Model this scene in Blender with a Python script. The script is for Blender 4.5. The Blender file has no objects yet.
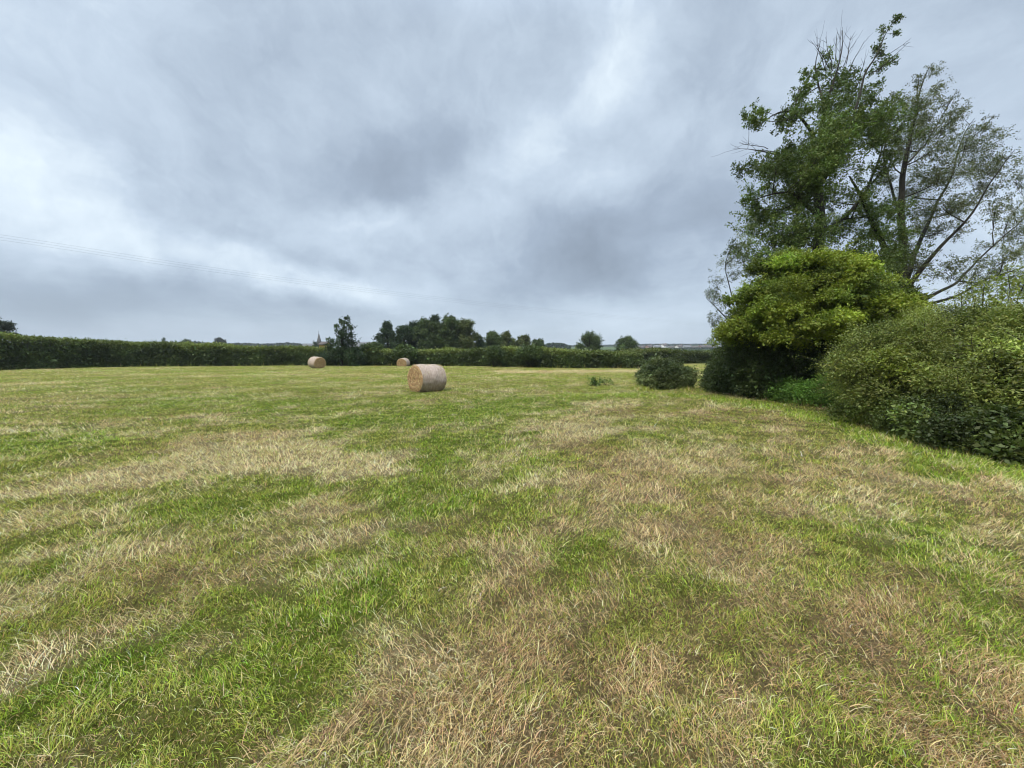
import bpy, math
import numpy as np
from math import radians, sin, cos, tan, pi

rng = np.random.default_rng(7)
scene = bpy.context.scene
COL = scene.collection

# ------------------------------------------------------------------ camera
FPX = 385.0
CAMH = 1.65
PITCH = math.atan((384 - 350) / FPX)
cam_d = bpy.data.cameras.new("camera")
cam = bpy.data.objects.new("camera", cam_d)
COL.objects.link(cam)
cam.location = (0, 0, CAMH)
cam.rotation_euler = (pi / 2 - PITCH, 0, 0)
cam_d.sensor_width = 36
cam_d.lens = FPX / 1024 * 36
cam_d.clip_start = 0.05
cam_d.clip_end = 20000
scene.camera = cam

# ------------------------------------------------------------------ view
vs = scene.view_settings
vs.view_transform = 'Standard'
vs.look = 'None'
vs.gamma = 1
vs.use_curve_mapping = False
vs.exposure = 0.86
scene.cycles.filter_width = 1.1

# ------------------------------------------------------------------ sun (veiled by the overcast: broad and soft)
SUN_EL, SUN_AZ = radians(56), radians(215)      # azimuth clockwise from +Y (behind, to the left)
sd = bpy.data.lights.new("sun", 'SUN')
sun = bpy.data.objects.new("sun", sd)
COL.objects.link(sun)
sd.energy = 1.5
sd.angle = radians(10)
sd.color = (1.0, 0.93, 0.80)
sun.rotation_euler = (pi / 2 - SUN_EL, 0, pi - SUN_AZ)

# ------------------------------------------------------------------ world: overcast sky
W = bpy.data.worlds.new("World")
scene.world = W
W.use_nodes = True
nt = W.node_tree
nt.nodes.clear()


def N(kind, **kw):
    n = nt.nodes.new(kind)
    for k, v in kw.items():
        setattr(n, k, v)
    return n


def mth(op, a, b=None, clamp=False):
    n = N('ShaderNodeMath', operation=op, use_clamp=clamp)
    for i, v in enumerate((a, b)):
        if v is None:
            continue
        if isinstance(v, (int, float)):
            n.inputs[i].default_value = v
        else:
            nt.links.new(v, n.inputs[i])
    return n.outputs[0]


def mixc(f, a, b, blend='MIX'):
    n = N('ShaderNodeMix', data_type='RGBA', blend_type=blend)
    for i, v in ((0, f), (6, a), (7, b)):
        if isinstance(v, (int, float)):
            n.inputs[i].default_value = v
        elif isinstance(v, tuple):
            n.inputs[i].default_value = (*v, 1)
        else:
            nt.links.new(v, n.inputs[i])
    return n.outputs[2]


def noise_tex(vec, scale, detail=5, rough=0.55, dist=0.0):
    n = N('ShaderNodeTexNoise')
    n.inputs['Scale'].default_value = scale
    n.inputs['Detail'].default_value = detail
    n.inputs['Roughness'].default_value = rough
    n.inputs['Distortion'].default_value = dist
    nt.links.new(vec, n.inputs['Vector'])
    return n


tc = N('ShaderNodeTexCoord')
sep = N('ShaderNodeSeparateXYZ')
nt.links.new(tc.outputs['Generated'], sep.inputs[0])
X, Y, Z = sep.outputs
az = mth('ARCTAN2', X, Y)                 # 0 ahead, + right
el = mth('ARCSINE', Z)
# cloud-deck plane coordinates, rotated so the streets of cloud run towards azimuth -12 deg
zc = mth('ADD', mth('MAXIMUM', Z, 0.0), 0.16)
ca, sa = cos(radians(-10)), sin(radians(-10))
u = mth('DIVIDE', mth('SUBTRACT', mth('MULTIPLY', X, ca), mth('MULTIPLY', Y, sa)), zc)
v = mth('DIVIDE', mth('ADD', mth('MULTIPLY', X, sa), mth('MULTIPLY', Y, ca)), zc)
cu = N('ShaderNodeCombineXYZ')
nt.links.new(u, cu.inputs[0])
nt.links.new(mth('MULTIPLY', v, 0.8), cu.inputs[1])
n1 = noise_tex(cu.outputs[0], 0.75, 6, 0.5, 0.35).outputs[0]
cu2 = N('ShaderNodeCombineXYZ')
nt.links.new(mth('ADD', u, 7.3), cu2.inputs[0])
nt.links.new(mth('MULTIPLY', v, 0.7), cu2.inputs[1])
n2 = noise_tex(cu2.outputs[0], 2.0, 6, 0.55, 0.5).outputs[0]
# warped angular coordinates for the big banks of cloud
ae = N('ShaderNodeCombineXYZ')
nt.links.new(az, ae.inputs[0])
nt.links.new(el, ae.inputs[1])
wn = noise_tex(ae.outputs[0], 3.2, 5, 0.6)
vsub = N('ShaderNodeVectorMath', operation='SUBTRACT')
nt.links.new(wn.outputs['Color'], vsub.inputs[0])
vsub.inputs[1].default_value = (0.5, 0.5, 0.5)
vsc = N('ShaderNodeVectorMath', operation='MULTIPLY')
nt.links.new(vsub.outputs[0], vsc.inputs[0])
vsc.inputs[1].default_value = (0.26, 0.17, 0)
vad = N('ShaderNodeVectorMath', operation='ADD')
nt.links.new(ae.outputs[0], vad.inputs[0])
nt.links.new(vsc.outputs[0], vad.inputs[1])
warped = vad.outputs[0]


def azel(px, py):
    x = (px - 512) / FPX
    y = (384 - py) / FPX
    d = np.array([x, cos(PITCH) + y * sin(PITCH), -sin(PITCH) + y * cos(PITCH)])
    d /= np.linalg.norm(d)
    return math.atan2(d[0], d[1]), math.asin(d[2])


# banks: start, end (photo directions), half width in degrees, amount
BANKS = [
    ((-120, 140), (150, 238), 4.5, 0.34),
    ((120, 232), (420, 300), 2.4, 0.36),
    ((-40, 110), (30, 150), 6.0, 0.12),
    ((660, 10), (590, 60), 5.0, 0.24),
    ((640, 60), (470, 190), 4.0, 0.22),
    ((300, 228), (400, 240), 2.5, 0.12),
    ((250, 130), (330, 165), 3.5, 0.10),
    ((470, 225), (700, 110), 2.5, 0.12),
    ((470, 290), (860, 120), 4.5, -0.20),
    ((360, 215), (420, 235), 2.0, 0.16),
    ((960, 210), (1024, 240), 6.0, 0.18),
    ((560, 325), (720, 315), 3.0, 0.14),
    ((330, 185), (450, 160), 5.0, -0.30),
    ((450, 150), (395, 40), 5.0, -0.12),
    ((-60, 288), (180, 285), 4.0, -0.24),
    ((150, 290), (400, 322), 2.6, -0.16),
    ((500, 270), (660, 240), 6.0, -0.14),
    ((20, 30), (180, 20), 9.0, 0.10),
    ((700, 30), (1000, 60), 9.0, 0.08),
    ((740, 90), (760, 60), 6.0, -0.10),
    ((430, 300), (560, 320), 3.0, 0.04),
]
acc = None
for (a, b, w, amt) in BANKS:
    a0, e0 = azel(*a)
    a1, e1 = azel(*b)
    ln = math.hypot(a1 - a0, e1 - e0) / 2 + radians(w)
    ang = math.atan2(e1 - e0, a1 - a0)
    mp = N('ShaderNodeMapping', vector_type='TEXTURE')
    mp.inputs['Location'].default_value = ((a0 + a1) / 2, (e0 + e1) / 2, 0)
    mp.inputs['Rotation'].default_value = (0, 0, ang)
    mp.inputs['Scale'].default_value = (ln * 1.5, radians(w) * 1.7, 1)
    nt.links.new(warped, mp.inputs['Vector'])
    L = N('ShaderNodeVectorMath', operation='LENGTH')
    nt.links.new(mp.outputs[0], L.inputs[0])
    mr = N('ShaderNodeMapRange', interpolation_type='SMOOTHERSTEP')
    mr.inputs['From Min'].default_value = 1.0
    mr.inputs['From Max'].default_value = 0.0
    mr.inputs['To Min'].default_value = 0.0
    mr.inputs['To Max'].default_value = amt
    nt.links.new(L.outputs['Value'], mr.inputs['Value'])
    acc = mr.outputs[0] if acc is None else mth('ADD', acc, mr.outputs[0])

d1 = mth('MULTIPLY', mth('SUBTRACT', n1, 0.5), 0.75)
n3 = noise_tex(warped, 6.0, 8, 0.62, 0.25).outputs[0]
d2 = mth('ADD', mth('MULTIPLY', mth('SUBTRACT', n2, 0.5), 0.42), mth('MULTIPLY', mth('SUBTRACT', n3, 0.5), 0.62))
# cloud texture fades into flat grey air at the horizon
fade = N('ShaderNodeMapRange', interpolation_type='SMOOTHSTEP')
fade.inputs['From Min'].default_value = 0.0
fade.inputs['From Max'].default_value = 0.22
fade.inputs['To Min'].default_value = 0.25
nt.links.new(Z, fade.inputs['Value'])
tex = mth('MULTIPLY', mth('ADD', d1, d2), fade.outputs[0])
den = mth('ADD', mth('ADD', mth('MULTIPLY', tex, 0.9), mth('MULTIPLY', acc, 0.86)), 0.475, clamp=True)
ramp = N('ShaderNodeValToRGB')
cr = ramp.color_ramp
cr.elements[0].position = 0.0
cr.elements[0].color = (0.175, 0.212, 0.262, 1)
cr.elements[1].position = 1.0
cr.elements[1].color = (0.64, 0.715, 0.755, 1)
e = cr.elements.new(0.30)
e.color = (0.246, 0.298, 0.368, 1)
e = cr.elements.new(0.62)
e.color = (0.378, 0.446, 0.525, 1)
nt.links.new(den, ramp.inputs[0])
# overcast skies brighten to the zenith; unseen part boosted further to light the ground
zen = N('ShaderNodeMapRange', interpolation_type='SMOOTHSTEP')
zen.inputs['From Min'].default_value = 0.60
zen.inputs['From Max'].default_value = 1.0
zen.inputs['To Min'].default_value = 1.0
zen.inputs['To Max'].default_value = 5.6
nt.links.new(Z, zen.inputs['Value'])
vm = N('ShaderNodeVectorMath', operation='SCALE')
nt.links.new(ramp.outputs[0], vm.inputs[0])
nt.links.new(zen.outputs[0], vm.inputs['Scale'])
sky = N('ShaderNodeTexSky', sky_type='NISHITA')
sky.sun_disc = False
sky.sun_elevation = SUN_EL
sky.sun_rotation = SUN_AZ
bgs = N('ShaderNodeBackground')
bgs.inputs['Strength'].default_value = 0.06
nt.links.new(sky.outputs[0], bgs.inputs[0])
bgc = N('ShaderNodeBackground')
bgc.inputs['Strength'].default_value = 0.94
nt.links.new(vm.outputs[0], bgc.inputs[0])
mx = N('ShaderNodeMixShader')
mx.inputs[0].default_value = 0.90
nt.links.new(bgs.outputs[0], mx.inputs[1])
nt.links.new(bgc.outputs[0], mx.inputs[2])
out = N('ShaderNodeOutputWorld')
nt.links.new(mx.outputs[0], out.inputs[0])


# ================================================================== helpers
def P(px, py, depth):
    """point at world Y = depth seen in direction of photo pixel"""
    x = (px - 512) / FPX
    y = (384 - py) / FPX
    d = np.array([x, cos(PITCH) + y * sin(PITCH), -sin(PITCH) + y * cos(PITCH)])
    return np.array([0, 0, CAMH]) + d * (depth / d[1])


def hash2(ix, iy, seed=0):
    h = (ix.astype(np.int64) * 374761393 + iy.astype(np.int64) * 668265263 + seed * 1442695041) & 0xFFFFFFFF
    h = ((h ^ (h >> 13)) * 1274126177) & 0xFFFFFFFF
    h = h ^ (h >> 16)
    return (h & 0xFFFFFF) / float(0xFFFFFF)


def vnoise(x, y, seed=0):
    x = np.asarray(x, float)
    y = np.asarray(y, float)
    ix = np.floor(x)
    iy = np.floor(y)
    fx = x - ix
    fy = y - iy
    fx = fx * fx * (3 - 2 * fx)
    fy = fy * fy * (3 - 2 * fy)
    a = hash2(ix, iy, seed)
    b = hash2(ix + 1, iy, seed)
    c = hash2(ix, iy + 1, seed)
    d = hash2(ix + 1, iy + 1, seed)
    return (a * (1 - fx) + b * fx) * (1 - fy) + (c * (1 - fx) + d * fx) * fy


def fbm(x, y, seed=0, octv=4, gain=0.5):
    s = 0
    a = 1.0
    t = 0
    for o in range(octv):
        s = s + a * vnoise(x * 2 ** o + 13.7 * o, y * 2 ** o - 9.1 * o, seed + o)
        t += a
        a *= gain
    return s / t


def sstep(a, b, x):
    t = np.clip((x - a) / (b - a), 0, 1)
    return t * t * (3 - 2 * t)


def gh(x, y):
    """ground height"""
    x = np.asarray(x, float)
    y = np.asarray(y, float)
    z = -0.0045 * np.clip(y, 0, 50)
    z = z + 0.10 * (fbm(x / 4.2, y / 4.2, 31, 3) - 0.5) * sstep(1, 6, np.hypot(x, y))
    z = z + 0.05 * (fbm(x / 0.9, y / 0.9, 37, 2) - 0.5)
    z = z + 0.05 * (fbm(x / 0.20, y / 0.20, 39, 2) - 0.5) * (1 - sstep(10, 18, np.hypot(x, y)))
    return z


def G(px, py):
    x = (px - 512) / FPX
    y = (384 - py) / FPX
    d = np.array([x, cos(PITCH) + y * sin(PITCH), -sin(PITCH) + y * cos(PITCH)])
    t = CAMH / -d[2]
    for _ in range(12):
        p = d * t
        zg = -0.0045 * min(max(p[1], 0), 50)
        t = (CAMH - zg) / -d[2]
    return np.array([d[0] * t, d[1] * t])


def link(o, parent=None):
    COL.objects.link(o)
    if parent:
        o.parent = parent
    return o


def mesh2(name, a, b, mats, parent=None):
    """foliage (V,F,C) and the twigs (V,F) that carry it as one mesh of two materials"""
    V = np.concatenate([a[0], b[0]])
    F = np.concatenate([a[1], b[1] + len(a[0])])
    C = np.concatenate([a[2], np.full((len(b[0]), 3), 0.06)])
    o = mesh_np(name, V, F, mats[0], parent, col=C)
    o.data.materials.append(mats[1])
    mi = np.zeros(len(F), np.int32)
    mi[len(a[1]):] = 1
    o.data.polygons.foreach_set('material_index', mi)
    return o


def mesh_np(name, verts, faces, mat, parent=None, col=None, smooth=False):
    """verts (N,3); faces: list of int arrays (M,k)"""
    me = bpy.data.meshes.new(name)
    verts = np.asarray(verts, np.float32)
    if not isinstance(faces, (list, tuple)):
        faces = [faces]
    faces = [np.asarray(f, np.int32) for f in faces if len(f)]
    nl = sum(f.size for f in faces)
    nf = sum(len(f) for f in faces)
    me.vertices.add(len(verts))
    me.vertices.foreach_set('co', verts.ravel())
    me.loops.add(nl)
    me.loops.foreach_set('vertex_index', np.concatenate([f.ravel() for f in faces]))
    me.polygons.add(nf)
    starts = []
    off = 0
    for f in faces:
        k = f.shape[1]
        starts.append(off + np.arange(len(f), dtype=np.int32) * k)
        off += f.size
    me.polygons.foreach_set('loop_start', np.concatenate(starts))
    me.update(calc_edges=True)
    if smooth:
        me.polygons.foreach_set('use_smooth', np.ones(nf, bool))
    if col is not None:
        at = me.color_attributes.new('col', 'FLOAT_COLOR', 'POINT')
        c4 = np.ones((len(verts), 4), np.float32)
        c4[:, :3] = col
        at.data.foreach_set('color', c4.ravel())
    me.materials.append(mat)
    o = bpy.data.objects.new(name, me)
    return link(o, parent)


def empty(name, loc, label, cat, group=None):
    o = bpy.data.objects.new(name, None)
    o.empty_display_size = 0.3
    COL.objects.link(o)
    o.location = [float(c) for c in loc]
    tag(o, label, cat, group)
    return o


def tag(o, label=None, cat=None, group=None, kind=None):
    if label:
        o['label'] = label
    if cat:
        o['category'] = cat
    if group:
        o['group'] = group
    if kind:
        o['kind'] = kind
    return o


def local(o, root):
    """mesh built in world coordinates -> local to its root"""
    me = o.data
    n = len(me.vertices)
    a = np.empty(n * 3, np.float32)
    me.vertices.foreach_get('co', a)
    a = a.reshape(-1, 3) - np.array(root.location, np.float32)
    me.vertices.foreach_set('co', a.ravel())
    me.update()
    o.parent = root
    return o


# ------------------------------------------------------------------ materials
def new_mat(name):
    m = bpy.data.materials.new(name)
    m.use_nodes = True
    m.node_tree.nodes.clear()
    return m, m.node_tree


def foliage_mat(name, rough=0.55, trans=0.25, tint=(1, 1, 1), spec=0.28):
    m, t = new_mat(name)
    at = t.nodes.new('ShaderNodeAttribute')
    at.attribute_name = 'col'
    pb = t.nodes.new('ShaderNodeBsdfPrincipled')
    pb.inputs['Roughness'].default_value = rough
    pb.inputs['Specular IOR Level'].default_value = spec
    tr = t.nodes.new('ShaderNodeBsdfTranslucent')
    mu = t.nodes.new('ShaderNodeMix')
    mu.data_type = 'RGBA'
    mu.blend_type = 'MULTIPLY'
    mu.inputs[0].default_value = 1
    mu.inputs[7].default_value = (1.15 * tint[0], 1.2 * tint[1], 0.6 * tint[2], 1)
    ms = t.nodes.new('ShaderNodeMixShader')
    ms.inputs[0].default_value = trans
    o = t.nodes.new('ShaderNodeOutputMaterial')
    t.links.new(at.outputs['Color'], pb.inputs['Base Color'])
    t.links.new(at.outputs['Color'], mu.inputs[6])
    t.links.new(mu.outputs[2], tr.inputs[0])
    t.links.new(pb.outputs[0], ms.inputs[1])
    t.links.new(tr.outputs[0], ms.inputs[2])
    t.links.new(ms.outputs[0], o.inputs[0])
    return m


def noisy_mat(name, c1, c2, scale=8, rough=0.9, bump=0.3, detail=6, stretch=(1, 1, 1), coord='Object', spec=0.2, dist=0.02):
    m, t = new_mat(name)
    tcn = t.nodes.new('ShaderNodeTexCoord')
    mp = t.nodes.new('ShaderNodeMapping')
    mp.inputs['Scale'].default_value = stretch
    t.links.new(tcn.outputs[coord], mp.inputs[0])
    nz = t.nodes.new('ShaderNodeTexNoise')
    nz.inputs['Scale'].default_value = scale
    nz.inputs['Detail'].default_value = detail
    nz.inputs['Roughness'].default_value = 0.65
    t.links.new(mp.outputs[0], nz.inputs['Vector'])
    cr = t.nodes.new('ShaderNodeValToRGB')
    cr.color_ramp.elements[0].position = 0.32
    cr.color_ramp.elements[0].color = (*c1, 1)
    cr.color_ramp.elements[1].position = 0.68
    cr.color_ramp.elements[1].color = (*c2, 1)
    t.links.new(nz.outputs[0], cr.inputs[0])
    pb = t.nodes.new('ShaderNodeBsdfPrincipled')
    pb.inputs['Roughness'].default_value = rough
    pb.inputs['Specular IOR Level'].default_value = spec
    t.links.new(cr.outputs[0], pb.inputs['Base Color'])
    bp = t.nodes.new('ShaderNodeBump')
    bp.inputs['Strength'].default_value = bump
    bp.inputs['Distance'].default_value = dist
    t.links.new(nz.outputs[0], bp.inputs['Height'])
    t.links.new(bp.outputs[0], pb.inputs['Normal'])
    o = t.nodes.new('ShaderNodeOutputMaterial')
    t.links.new(pb.outputs[0], o.inputs[0])
    return m


M_LEAF = foliage_mat('leaf')
M_GRASS = foliage_mat('grass_blade', 0.6, 0.22, spec=0.2)
M_BARK = noisy_mat('bark', (0.018, 0.017, 0.013), (0.055, 0.050, 0.037), 14, stretch=(1, 1, 0.25), bump=0.6)
M_TWIG = noisy_mat('twig_bark', (0.022, 0.020, 0.014), (0.055, 0.048, 0.036), 20)


# ================================================================== the field
# strokes in the sward, walked out on the ground: photo points -> ground points
def stroke_mask(x, y, strokes):
    m = np.zeros_like(x)
    wx = x + 1.5 * (fbm(x / 0.7, y / 0.7, 71, 4) - 0.5)
    wy = y + 1.5 * (fbm(x / 0.7, y / 0.7, 77, 4) - 0.5)
    for pts, w, amt in strokes:
        g = [G(*p) for p in pts]
        dmin = np.full_like(x, 1e9)
        for a, b in zip(g[:-1], g[1:]):
            ab = b - a
            t = np.clip(((wx - a[0]) * ab[0] + (wy - a[1]) * ab[1]) / (ab @ ab + 1e-9), 0, 1)
            d = np.hypot(wx - a[0] - t * ab[0], wy - a[1] - t * ab[1])
            dmin = np.minimum(dmin, d)
        m = m + amt * (1 - sstep(0.25 * w, 1.25 * w, dmin))
    return m


STRAW = [
    ([(120, 478), (215, 452), (320, 468)], 0.75, 1.25),
    ([(210, 436), (300, 445), (350, 463)], 0.7, 0.8),
    ([(0, 500), (90, 480)], 0.5, 0.35),
    ([(0, 560), (90, 530)], 0.35, 0.25),
    ([(90, 615), (150, 590), (250, 560), (350, 510)], 0.25, 0.35),
    ([(0, 690), (60, 640)], 0.25, 0.35),
    ([(475, 540), (520, 500), (560, 460)], 0.35, 0.45),
    ([(420, 768), (440, 690), (500, 640), (540, 600)], 0.33, 0.55),
    ([(500, 740), (560, 670), (640, 660)], 0.35, 0.35),
    ([(620, 500), (640, 470), (660, 430)], 0.45, 0.4),
    ([(700, 540), (740, 500), (790, 480)], 0.5, 0.2),
    ([(560, 440), (600, 405)], 1.0, 0.3),
    ([(880, 470), (1024, 490)], 0.4, 0.35),
    ([(640, 610), (740, 600), (880, 600)], 0.3, 0.5),
    ([(600, 760), (740, 690), (900, 690)], 0.5, 0.45),
    ([(880, 768), (1000, 730), (1100, 740)], 0.3, 0.5),
    ([(-20, 384), (60, 383)], 1.6, 0.6),
    ([(200, 376), (380, 375)], 1.7, 0.45),
    ([(520, 371.5), (640, 371)], 2.6, 1.3),
    ([(-20, 400), (50, 402)], 1.5, 0.2),
]
BROWN = [
    ([(600, 760), (740, 690), (900, 690)], 0.6, 0.7),
    ([(640, 610), (740, 600), (880, 600)], 0.35, 0.6),
    ([(420, 768), (470, 680)], 0.3, 0.5),
    ([(900, 760), (1024, 760)], 0.5, 0.7),
    ([(475, 540), (520, 500)], 0.3, 0.3),
    ([(60, 760), (160, 640)], 0.2, 0.3),
]
LUSH = [
    ([(300, 640), (380, 590), (430, 500), (450, 440)], 0.42, 0.7),
    ([(920, 530), (960, 570), (1010, 640)], 0.42, 0.7),
    ([(830, 505), (900, 530)], 0.25, 0.5),
    ([(-40, 740), (30, 710)], 0.3, 0.8),
    ([(180, 500), (300, 500)], 0.35, 0.35),
    ([(0, 590), (60, 570)], 0.4, 0.4),
    ([(560, 580), (640, 520)], 0.35, 0.4),
    ([(0, 440), (60, 450)], 0.8, 0.5),
    ([(150, 400), (430, 415), (560, 400)], 2.2, 0.55),
    ([(430, 455), (500, 410)], 1.2, 0.4),
    ([(560, 395), (700, 396), (800, 413), (900, 444), (1060, 490)], 0.6, 1.6),
    ([(340, 760), (390, 700)], 0.22, 0.6),
]


def sward(x, y):
    """dry, brown, lush fractions"""
    a = radians(38)
    u = x * cos(a) + y * sin(a)
    v = -x * sin(a) + y * cos(a)
    base = 0.42 * fbm(u / 2.0, v / 1.0, 3, 5, 0.6) + 0.58 * fbm(u / 0.6, v / 0.32, 4, 4, 0.6)
    sm = fbm(x / 0.35, y / 0.35, 9, 3)
    s = stroke_mask(x, y, STRAW)
    b = stroke_mask(x, y, BROWN)
    l = stroke_mask(x, y, LUSH)
    far = sstep(8, 26, y)
    dry = 0.31 + 3.2 * (base - 0.5) + 0.9 * (sm - 0.5) + 0.85 * s - 0.42 * l - 0.17 * far
    right = sstep(-2, 2.5, x) * (1 - sstep(9, 16, y))
    dry = dry + 0.13 * right
    brown = 0.20 + 2.0 * (fbm(x / 1.3, y / 1.3, 15, 4) - 0.5) + 0.9 * b + 0.15 * right - 0.8 * l
    lush = 0.35 + 2.0 * (fbm(x / 1.8, y / 1.8, 21, 3) - 0.5) + 0.9 * l
    return np.clip(dry, 0, 1), np.clip(brown, 0, 1), np.clip(lush, 0, 1)


C_STRAW = np.array([0.80, 0.61, 0.33])
C_BROWN = np.array([0.40, 0.255, 0.12])
C_GREEN = np.array([0.325, 0.37, 0.056])
C_LUSH = np.array([0.245, 0.34, 0.033])
C_OLIVE = np.array([0.47, 0.43, 0.115])


def mixv(a, b, t):
    return a + (b - a) * t[:, None]


# --- ground sheet
def axis(lo, hi, fine, n):
    """graded axis: fine near 0"""
    t = np.linspace(-1, 1, n)
    s = np.sinh(t * 7.2) / np.sinh(7.2)
    return np.where(s > 0, s * hi, -s * lo)


go = 13 * np.exp(np.linspace(0, math.log(6000 / 13), 130))
gx = np.concatenate([-go[::-1], np.arange(-12.95, 12.96, 0.055), go])
gy = np.concatenate([[-4000, -600, -150, -50, -20, -8, -4, -2], np.arange(-1.0, 11.0, 0.055),
                     11.05 * np.exp(np.linspace(0, math.log(8000 / 11.05), 230))])
XX, YY = np.meshgrid(gx, gy)
xf, yf = XX.ravel(), YY.ravel()
dry, brown, lush = sward(xf, yf)
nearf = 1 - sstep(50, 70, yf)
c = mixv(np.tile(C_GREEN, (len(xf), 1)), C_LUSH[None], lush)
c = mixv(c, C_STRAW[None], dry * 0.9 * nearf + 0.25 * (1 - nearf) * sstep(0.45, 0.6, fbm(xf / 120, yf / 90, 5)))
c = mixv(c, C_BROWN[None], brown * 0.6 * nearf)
gcol = c * (0.22 + 0.20 * sstep(8, 30, yf))[:, None] / (0.34 * nearf + 0.8 * (1 - nearf))[:, None] * (0.34 * nearf + 0.8 * (1 - nearf))[:, None]  # sward colour darkened: shade in the crevices between blades painted into the ground
nx, ny = len(gx), len(gy)
ii = (np.arange(ny - 1)[:, None] * nx + np.arange(nx - 1)[None]).ravel()
quads = np.stack([ii, ii + 1, ii + nx + 1, ii + nx], 1)


def ground_mat():
    m, t = new_mat('field_soil_and_thatch')
    at = t.nodes.new('ShaderNodeAttribute')
    at.attribute_name = 'col'
    tcn = t.nodes.new('ShaderNodeTexCoord')
    nz = t.nodes.new('ShaderNodeTexNoise')
    nz.inputs['Scale'].default_value = 38
    nz.inputs['Detail'].default_value = 6
    nz.inputs['Roughness'].default_value = 0.7
    t.links.new(tcn.outputs['Object'], nz.inputs[0])
    nz2 = t.nodes.new('ShaderNodeTexNoise')
    nz2.inputs['Scale'].default_value = 3.5
    nz2.inputs['Detail'].default_value = 5
    t.links.new(tcn.outputs['Object'], nz2.inputs[0])
    mr = t.nodes.new('ShaderNodeMapRange')
    mr.inputs['From Min'].default_value = 0.3
    mr.inputs['From Max'].default_value = 0.7
    mr.inputs['To Min'].default_value = 0.35
    mr.inputs['To Max'].default_value = 1.35
    t.links.new(nz.outputs[0], mr.inputs[0])
    mr2 = t.nodes.new('ShaderNodeMapRange')
    mr2.inputs['From Min'].default_value = 0.3
    mr2.inputs['From Max'].default_value = 0.7
    mr2.inputs['To Min'].default_value = 0.8
    mr2.inputs['To Max'].default_value = 1.2
    t.links.new(nz2.outputs[0], mr2.inputs[0])
    mm = t.nodes.new('ShaderNodeMath')
    mm.operation = 'MULTIPLY'
    t.links.new(mr.outputs[0], mm.inputs[0])
    t.links.new(mr2.outputs[0], mm.inputs[1])
    vmn = t.nodes.new('ShaderNodeVectorMath')
    vmn.operation = 'SCALE'
    t.links.new(at.outputs['Color'], vmn.inputs[0])
    t.links.new(mm.outputs[0], vmn.inputs['Scale'])
    pb = t.nodes.new('ShaderNodeBsdfPrincipled')
    pb.inputs['Roughness'].default_value = 1
    pb.inputs['Specular IOR Level'].default_value = 0.05
    t.links.new(vmn.outputs[0], pb.inputs['Base Color'])
    bp = t.nodes.new('ShaderNodeBump')
    bp.inputs['Strength'].default_value = 0.6
    bp.inputs['Distance'].default_value = 0.03
    t.links.new(nz.outputs[0], bp.inputs['Height'])
    t.links.new(bp.outputs[0], pb.inputs['Normal'])
    o = t.nodes.new('ShaderNodeOutputMaterial')
    t.links.new(pb.outputs[0], o.inputs[0])
    return m


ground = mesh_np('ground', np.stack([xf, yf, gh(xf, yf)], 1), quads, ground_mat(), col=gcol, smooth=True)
tag(ground, kind='structure')

# --- hedge lines in plan (used to keep grass out)
HB = [(-90, 372.5), (0, 370), (70, 368), (140, 366.6), (220, 366), (320, 365.4), (420, 365.6), (500, 366.6), (580, 368.2), (642, 368.0)]
hedge_pts = np.array([G(*p) for p in HB])


def sample_field(n_scale):
    """positions with density falling with distance"""
    ys = np.linspace(1.0, 50, 600)
    k = 1.36
    rho = n_scale * (ys / 2) ** -k
    wd = 2.0 * 1.48 * ys + 2.0
    cdf = np.concatenate([[0], np.cumsum((rho * wd)[:-1] * np.diff(ys))])
    n = int(cdf[-1])
    r = rng.random(n) * cdf[-1]
    y = np.interp(r, cdf, ys)
    x = (rng.random(n) - 0.5) * (2 * 1.48 * y + 2.0)
    hy = np.interp(x, hedge_pts[:, 0], hedge_pts[:, 1], right=70)
    keep = y < hy + 0.3
    return x[keep], y[keep]


def blades(x, y, length, width, lean, leandir, colr, rungs, curl=1.0, z0=None):
    """ribbon blades: rungs levels of two verts"""
    n = len(x)
    ts = np.linspace(0, 1, rungs)
    face = rng.random(n) * 2 * pi
    dx, dy = np.cos(leandir), np.sin(leandir)
    V = np.empty((n, rungs, 2, 3), np.float32)
    if z0 is None:
        z0 = gh(x, y) - 0.004
    th = lean
    px = np.zeros(n)
    pz = np.zeros(n)
    prev = 0
    cx, cy = np.cos(face), np.sin(face)
    for i, t in enumerate(ts):
        if i:
            seg = (t - prev) * length
            ang = np.minimum(th * (0.35 + curl * 1.3 * (t + prev) / 2), 1.62)
            px = px + np.sin(ang) * seg
            pz = pz + np.cos(ang) * seg
        prev = t
        w = width * (1 - 0.85 * t ** 1.6) * 0.5
        for s, sg in enumerate((-1, 1)):
            V[:, i, s, 0] = x + dx * px + sg * cx * w
            V[:, i, s, 1] = y + dy * px + sg * cy * w
            V[:, i, s, 2] = z0 + pz
    base = np.arange(n) * rungs * 2
    F = []
    for i in range(rungs - 1):
        a = base + i * 2
        F.append(np.stack([a, a + 1, a + 3, a + 2], 1))
    F = np.concatenate(F)
    Cc = np.repeat(colr, rungs * 2, axis=0).astype(np.float32)
    return V.reshape(-1, 3), F, Cc


def join_parts(parts):
    vs_, fs_, cs_ = [], [], []
    off = 0
    for V, F, C in parts:
        vs_.append(V)
        fs_.append(F + off)
        cs_.append(C)
        off += len(V)
    return np.concatenate(vs_), np.concatenate(fs_), np.concatenate(cs_)


def jitter(c, amt, n):
    b = np.exp(rng.normal(0, amt, n))[:, None]
    h = 1 + rng.normal(0, amt * 0.35, (n, 3))
    return np.clip(c * b * h, 0.004, 0.85)


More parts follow.
